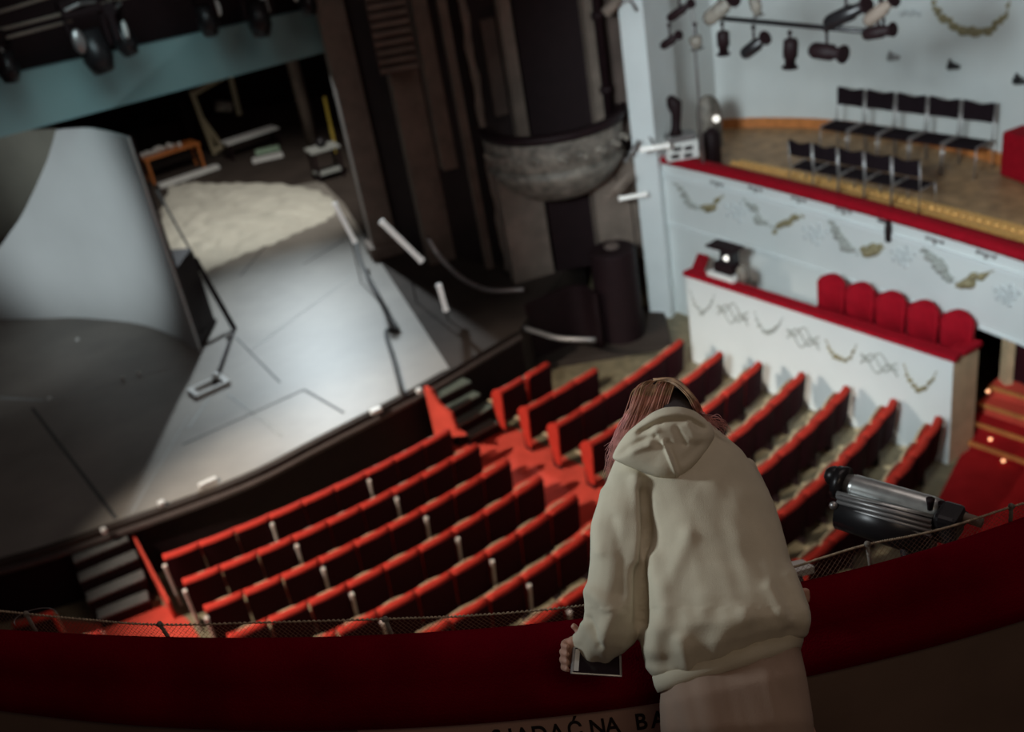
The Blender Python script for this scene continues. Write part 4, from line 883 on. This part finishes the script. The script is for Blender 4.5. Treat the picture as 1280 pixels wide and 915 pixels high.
bm = B(); ball(bm, a-ad*.04+Vector((0, 0, .02)), .035, (1, 1, 1)); obj('knob', bm, M['blackgloss'], t, True)
bm = B(); ball(bm, D(1042, 632, 3.3), .014); obj('lens_knob', bm, M['chrome'], t, True)
bm = B(); rm = Matrix((ad, sv, upv)).transposed(); c = D(1186, 654, 3.14)
bmesh.ops.create_cube(bm, size=1, matrix=Matrix.Translation(c) @ rm.to_4x4() @ Matrix.Diagonal((.07, .10, .10, 1))); obj('rear_housing', bm, M['blackgloss'], t, bevel=.015)
for c, h in (((1163, 627), .05), ((1178, 632), .03), ((1205, 645), .03)):
    bm = B(); p = D(*c, 3.16); tube(bm, [p+Vector((0, 0, -.03)), p, p+Vector((0, 0, .01))], [.008, .012, .014], 8); obj('adjuster', bm, M['black'], t, True)
bm = B(); tube(bm, [D(1186, 640, 3.16), D(1228, 654, 3.1)], .016, 10); obj('tail_tube', bm, M['stone'], t, True)
bm = B(); pL_ = D(1130, 668, 3.2); tube(bm, [pL_, pL_+Vector((0, -.05, -.12)), Vector((pL_.x, FY(pL_.x)-.01, 7.4))], .02, 8); obj('mounting_bracket', bm, M['black'], t, True)
rel(t)

# ================================================================ PERSON
person = thing('person', 'person in pale hoodie and sweatpants bent over the balcony rail, seen from behind', 'person', (0.44, 1.72, 7.1))
def limb(bm, pts, rs, n=14): tube(bm, sm3(pts, 4), list(np.interp(np.linspace(0, len(pts)-1, (len(pts)-1)*4+1), range(len(pts)), rs)), n)
pel = D(915, 850, 2.56); chest = D(875, 650, 2.78); neck = D(850, 545, 2.80); head = D(838, 524, 2.92)
shL = D(790, 600, 2.76); elL = D(768, 745, 2.60); wrL = D(727, 806, 2.68)
shR = D(925, 600, 2.76); elR = D(955, 700, 2.86); wrR = D(992, 742, 2.86)
FL = Vector((0.34, 1.66, 7.18)); FR = Vector((0.56, 1.70, 7.18)); knL = Vector((.35, 1.74, 7.60)); knR = Vector((.57, 1.77, 7.60))
bm = B()
limb(bm, [pel, pel.lerp(chest, .5), chest, neck.lerp(chest, .3)], [.135, .11, .135, .07])
limb(bm, [chest, neck, head], [.07, .052, .055]); ball(bm, head, .092, (.86, 1.05, 1.0), 24, 16)
hf = Vector((0, .55, -.83))     # the face looks down over the rail
ball(bm, head+hf*.045+Vector((0, -.02, -.03)), .07, (.8, .9, 1.0), 16, 10); ball(bm, head+hf*.105, .014, (1, 1.2, 1.4)); ball(bm, head+hf*.10+Vector((0, -.04, -.02)), .022, (1.2, .7, .6))
for s in (-1, 1): ball(bm, head+Vector((s*.085, 0, -.01)), .024, (.4, 1, 1.3)); ball(bm, head+hf*.088+Vector((s*.03, .025, .02)), .013)
limb(bm, [shL, elL, wrL], [.052, .042, .026]); limb(bm, [shR, elR, wrR], [.052, .042, .026])
hipL, hipR = D(875, 880, 2.5), D(955, 865, 2.5)
limb(bm, [hipL, knL, FL], [.085, .06, .04]); limb(bm, [hipR, knR, FR], [.085, .06, .04])
ball(bm, pel, .14, (1.15, .9, .9), 20, 14)
# left hand around the phone
pl = D(718, 812, 2.66)
limb(bm, [wrL, pl], [.024, .03]); ball(bm, pl, .034, (.8, .7, 1.25))
def finger(pts, r=.0085): limb(bm, pts, [r*1.1, r, r*.95, r*.8][:len(pts)], 8)
for i in range(4):
    y = 800+i*9.5; finger([D(719, y, 2.66), D(708-(i in (1, 2))*1.5, y+2, 2.66), D(704-(i in (1, 2))*1.5, y+6, 2.635), D(710, y+9, 2.60)])
finger([D(724, 798, 2.68), D(722, 788, 2.70), D(715, 781, 2.70)], .009)
# right hand on the rail
pr = D(996, 744, 2.82)
for i in range(4): finger([pr, D(1001, 739+i*3.6, 2.80), D(1008, 738+i*4, 2.80), D(1011, 741+i*4, 2.80)], .008)
ball(bm, pr, .03, (1, 1, .6))
finger([pr, D(994, 733, 2.84), D(999, 727, 2.85)], .009)
body = remesh(bm, .0045, 3); body.name = 'body'; ob = link('body', body, M['skin'], person, True)

def ringpx(L_px, R_px, c, half, n=40, sq=2.4, back=None, tilt=0.0):
    L_, R_ = D(*L_px, c), D(*R_px, c); m = (L_+R_)/2; a = (R_-L_)/2
    vd = Vector((m-Vector(O3))).normalized(); nn = (vd-a.normalized()*vd.dot(a.normalized())).normalized()
    r = []
    for k in range(n):
        th = 2*math.pi*k/n; cs, sn = math.cos(th), math.sin(th)
        r.append(m+a*math.copysign(abs(cs)**(2/sq), cs)+nn*half*math.copysign(abs(sn)**(2/sq), sn))
    return r
bm = B()
ring_loft(bm, [ringpx((815, 846), (1004, 788), 2.56, .125), ringpx((806, 822), (1010, 776), 2.56, .145), ringpx((800, 790), (1008, 764), 2.57, .155), ringpx((802, 750), (998, 738), 2.60, .15), ringpx((800, 700), (984, 700), 2.66, .145),
               ringpx((796, 655), (974, 660), 2.71, .14), ringpx((785, 615), (962, 622), 2.75, .13), ringpx((776, 585), (946, 592), 2.78, .115), ringpx((786, 562), (925, 562), 2.80, .095), ringpx((806, 545), (900, 540), 2.81, .075), ringpx((822, 532), (882, 526), 2.82, .05)])
limb(bm, [D(800, 590, 2.77), D(781, 640, 2.70), D(773, 700, 2.63), D(769, 750, 2.60), D(762, 785, 2.60), D(742, 806, 2.64), D(724, 810, 2.665)], [.075, .066, .070, .074, .070, .050, .032], 20)
limb(bm, [D(780, 800, 2.60), D(752, 808, 2.62), D(727, 812, 2.66)], [.028, .044, .026], 16)
limb(bm, [D(910, 592, 2.81), D(936, 640, 2.84), D(950, 700, 2.86), D(972, 735, 2.86), D(988, 742, 2.85)], [.075, .07, .065, .055, .034], 20)
me = remesh(bm, .006, 5)
me.calc_loop_triangles()
def ridge(v): return 1-abs(v)*2
ctrl = []      # explicit creases: polyline in px, depth ignored, amplitude, width(px)
cre = [([(803, 615), (806, 660), (801, 700), (801, 780)], -.014, 7), ([(795, 600), (800, 640), (797, 700)], .010, 8), ([(818, 700), (832, 760), (820, 810)], .010, 12), ([(852, 800), (862, 838)], .009, 9), ([(835, 735), (850, 700), (860, 670)], .005, 10),
       ([(740, 740), (770, 765), (752, 800)], .008, 9), ([(750, 690), (745, 650), (752, 615)], .006, 8), ([(985, 720), (1000, 765), (1003, 785)], .008, 9), ([(960, 735), (985, 775)], .006, 8), ([(884, 835), (905, 790), (930, 770)], .007, 14), ([(735, 775), (750, 805)], -.008, 5), ([(722, 800), (730, 780)], .006, 6), ([(800, 830), (860, 848), (930, 830), (1000, 790)], .004, 6), ([(765, 650), (778, 700), (776, 740)], -.005, 9)]
def segd(p, a, b):
    ax_, ay = a; bx, by = b; dx, dy = bx-ax_, by-ay; t = max(0, min(1, ((p[0]-ax_)*dx+(p[1]-ay)*dy)/(dx*dx+dy*dy))); return math.hypot(p[0]-ax_-t*dx, p[1]-ay-t*dy)
nrmls = [v.normal.copy() for v in me.vertices]
for v, n_ in zip(me.vertices, nrmls):
    q = v.co; px = P(q)
    a = .0025*ridge(noise.noise(Vector((q.x*9, q.y*5, q.z*5))))*.6+.0012*noise.noise(q*22)+.0018*noise.noise(Vector((q.x*24, q.y*8, q.z*8)))
    if px[1] > 760: a += .004*noise.noise(Vector((q.x*34, q.y*8, q.z*10)))
    if (q-Vector(O3)).dot(n_) < 0:
        for pts, amp, wd in cre:
            dmin = min(segd(px, pts[i], pts[i+1]) for i in range(len(pts)-1))
            if dmin < wd*2.5: a += amp*math.exp(-(dmin/wd)**2)
    v.co = q+n_*a*1.5
hoodie = link('hoodie', me, M['hoodie'], person, True)
# waistband rib
bm = B(); ring_loft(bm, [ringpx((822, 866), (1000, 812), 2.545, .118), ringpx((818, 858), (1003, 802), 2.545, .124), ringpx((815, 846), (1004, 790), 2.555, .127), ringpx((822, 838), (1000, 780), 2.56, .115)]); obj('waistband', bm, M['hoodie'], hoodie, True)
# hood: soft pouch lying on the upper back
hc = (830, 558); ho = [(764, 573), (772, 556), (784, 540), (800, 527), (814, 516), (830, 509), (850, 508), (868, 513), (880, 522), (890, 533), (894, 545), (888, 560), (876, 576), (862, 590), (850, 598), (838, 600), (820, 597), (800, 589), (780, 581)]
N = 90; hp = []
for k in range(N):
    t_ = k/N*len(ho); i = int(t_); a, b = ho[i % len(ho)], ho[(i+1) % len(ho)]; hp.append((a[0]+(b[0]-a[0])*(t_-i), a[1]+(b[1]-a[1])*(t_-i)))
for _ in range(2): hp = [((hp[k-1][0]+2*hp[k][0]+hp[(k+1) % N][0])/4, (hp[k-1][1]+2*hp[k][1]+hp[(k+1) % N][1])/4) for k in range(N)]
hcre = [([(770, 570), (800, 552), (818, 545)], -.010, 4), ([(790, 562), (812, 556)], .010, 5), ([(829, 553), (838, 575), (848, 598)], .008, 2.6), ([(835, 553), (844, 575), (852, 597)], -.006, 2.5), ([(800, 540), (830, 526), (862, 524), (880, 535)], -.016, 4), ([(792, 533), (815, 518), (850, 514), (878, 526)], .010, 6), ([(845, 535), (855, 555)], -.008, 4), ([(860, 530), (872, 550)], .006, 5), ([(820, 535), (812, 552)], .007, 5), ([(855, 575), (875, 555)], -.004, 6)]
bm = B(); nr = 26; fr = []; bk = []
def hz(px, s): 
    a = .058*math.sqrt(max(0, 1-s**2.6))
    for pts, amp, wd in hcre:
        dmin = min(segd(px, pts[i], pts[i+1]) for i in range(len(pts)-1))
        if dmin < wd*2.5: a += amp*math.exp(-(dmin/wd)**2)*(1-s**8)
    a += .004*noise.noise(Vector((px[0]*.05, px[1]*.05, 2)))*(1-s**4)
    return a
def hd(px): return 2.735-.0014*(px[1]-555) if px[1] > 555 else 2.735-.00055*(px[1]-555)  # the back slopes towards the camera lower down
for j in range(nr+1):
    s = math.sin(j/nr*math.pi/2); rf = []; rb = []
    for k in range(N):
        px = (hc[0]+(hp[k][0]-hc[0])*s, hc[1]+(hp[k][1]-hc[1])*s); dd = hd(px)+.0
        rf.append(D(px[0], px[1], dd-hz(px, s))); rb.append(D(px[0], px[1], dd+.05*math.sqrt(max(0, 1-s**2.6))))
    fr.append(rf); bk.append(rb)
rings = [fr[j] for j in range(1, nr)]+[fr[nr]]+[bk[j] for j in range(nr-1, 0, -1)]
ring_loft(bm, rings); obj('hood', bm, M['hoodie'], hoodie, True)
# sweatpants
bm = B()
ring_loft(bm, [ringpx((826, 850), (998, 800), 2.55, .105), ringpx((822, 880), (1004, 840), 2.52, .12), ringpx((824, 915), (1010, 900), 2.50, .125), ringpx((834, 960), (1012, 955), 2.50, .12)])
limb(bm, [D(880, 930, 2.5), Vector((knL.x, knL.y+.01, 7.62)), Vector((FL.x, FL.y, 7.22))], [.098, .085, .062], 18); limb(bm, [D(960, 925, 2.5), Vector((knR.x, knR.y+.01, 7.62)), Vector((FR.x, FR.y, 7.22))], [.098, .085, .062], 18)
me = remesh(bm, .007, 5); nrmls = [v.normal.copy() for v in me.vertices]
for v, n_ in zip(me.vertices, nrmls):
    q = v.co; v.co = q+n_*(.014*noise.noise(Vector((q.x*15, q.y*2, q.z*1.2)))+.003*noise.noise(Vector((q.x*38, q.y*4, q.z*2))))
link('sweatpants', me, M['pants'], person, True)
for s, f in (('l', FL), ('r', FR)):
    bm = B(); rings = []
    for y, w_, h in ((-.10, .035, .08), (-.05, .045, .10), (.05, .048, .07), (.12, .045, .05), (.16, .025, .035)): rings.append([Vector((f.x+w_*math.cos(a), f.y+y+.04, 7.102+h*.5+h*.5*math.sin(a))) for a in np.linspace(0, 2*math.pi, 12, endpoint=False)])
    ring_loft(bm, rings); obj('shoe', bm, M['lightwhite'], person, True)
# hair
hm = bmesh.new(); MI = []
hmats = [M['hair0'], M['hair1'], M['hair2'], M['hair3']]
def strand(pts, r, cols_):
    pts = sm3(pts, 5); n = len(pts); f0 = len(hm.faces)
    rs = [r*(1-.75*(i/(n-1))**2) for i in range(n)]
    before = len(hm.faces); tube(hm, pts, rs, 4); hm.faces.ensure_lookup_table()
    for k in range(before, len(hm.faces)):
        seg_ = min((k-before)//4, n-2); hm.faces[k].material_index = cols_[min(int(seg_/(n-1)*len(cols_)), len(cols_)-1)]
rnd = random.Random(3)
crown = (830, 474)
for i in range(520):         # left curtain
    u = rnd.random(); x0 = 812+u*34+rnd.gauss(0, 1.0); y0 = 474.5+abs(x0-832)*.10+rnd.gauss(0, .8)
    x1 = 790+u*42+rnd.gauss(0, 2); x2 = 772+u*52+rnd.gauss(0, 2.5); x3 = 764+u*42+rnd.gauss(0, 5); y3 = 560+rnd.uniform(0, 36)-u*40
    c = 2.83+rnd.uniform(0, .06)
    strand([D(x0, y0, c+.03), D(x1+8, 482+rnd.gauss(0, 1.5)+.05*(842-x1), c-.01), D(x1, 505, c-.03), D(x2, 540, c-.02), D(x3, y3, c)], rnd.uniform(.0014, .0028), [1, 1, 2, 3, 3] if rnd.random() < .6 else ([1, 2, 2, 3, 3] if rnd.random() < .6 else [0, 1, 2, 2, 3]))
for i in range(260):         # right lock arching over the ear
    u = rnd.random(); w_ = rnd.gauss(0, 1)
    c = 2.84+rnd.uniform(-.02, .03)
    strand([D(816+u*16, 475+u*1.0+rnd.gauss(0, .6), c+.02), D(842+u*3, 473+u*9, c-.01), D(862-u*2+w_, 488+u*9+w_, c-.03), D(873-u*4+w_, 505+u*8, c-.03), D(880-u*5+w_, 524+u*5, c), D(890+rnd.gauss(0, 4), 532+rnd.gauss(0, 3), c+.02)], rnd.uniform(.0014, .0026), [1, 1, 1, 2, 3, 3])
for i in range(26):          # loose wisps over the right shoulder and at the left
    c = 2.76
    strand([D(874+rnd.gauss(0, 2), 515+rnd.gauss(0, 2), c+.05), D(884, 522+rnd.gauss(0, 2), c), D(900+rnd.gauss(0, 3), 528+rnd.gauss(0, 4), c-.02), D(911+rnd.gauss(0, 5), 540+rnd.gauss(0, 4), c-.02)], .0008, [3, 3, 3])
for i in range(40):
    strand([D(790+rnd.gauss(0, 5), 520, 2.82), D(773+rnd.gauss(0, 4), 555, 2.80), D(763+rnd.gauss(0, 2.5), 580+rnd.gauss(0, 8), 2.80), D(760+rnd.gauss(0, 3), 600+rnd.gauss(0, 6), 2.81)], .0009, [3, 3, 3])
me = bpy.data.meshes.new('hair'); hm.to_mesh(me); hm.free(); hair = link('hair', me, hmats, person, True)
# hair cap over the skull, coloured near-black for the shade between the locks
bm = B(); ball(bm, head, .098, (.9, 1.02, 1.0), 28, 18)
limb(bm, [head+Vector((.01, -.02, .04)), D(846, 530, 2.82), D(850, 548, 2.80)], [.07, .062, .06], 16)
obj('shaded_hair_cap', bm, M['hair0'], hair, True)
bpy.context.view_layer.update()
for c in person.children: c.matrix_parent_inverse = person.matrix_world.inverted()

# phone
t = thing('phone', 'slim phone with pale metal frame held sideways under the sleeve', 'phone', D(745, 832, 2.6))
a, b, c, d = D(713, 842, 2.585), D(778, 846, 2.585), D(777, 812, 2.625), D(716, 808, 2.625)
nn = (b-a).cross(d-a).normalized()
if nn.dot(a-Vector(O3)) > 0: nn = -nn
def slab4(q, th0, th1): 
    bm = B(); lo = [bm.verts.new(v+nn*th0) for v in q]; hi = [bm.verts.new(v+nn*th1) for v in q]; bm.faces.new(lo); bm.faces.new(hi[::-1])
    for i in range(4): bm.faces.new((lo[i], lo[(i+1) % 4], hi[(i+1) % 4], hi[i]))
    return bm
obj('frame', slab4([a, b, c, d], -.008, 0), M['steel_light'], t, bevel=.003)
m_ = (a+b+c+d)/4; q = [m_+(v-m_)*.93 for v in (a, b, c, d)]; q = [m_+Vector(v-m_)*.90 for v in (a, b, c, d)]
obj('screen', slab4(q, .0002, .0012), M['glass'], t)
q = [a.lerp(b, .06).lerp(d, .10), a.lerp(b, .15).lerp(d.lerp(c, .15), .10), a.lerp(b, .15).lerp(d.lerp(c, .15), .9), a.lerp(b, .06).lerp(d.lerp(c, .06), .9)]
obj('side_strip', slab4(q, .0013, .0022), M['lightwhite'], t); rel(t)
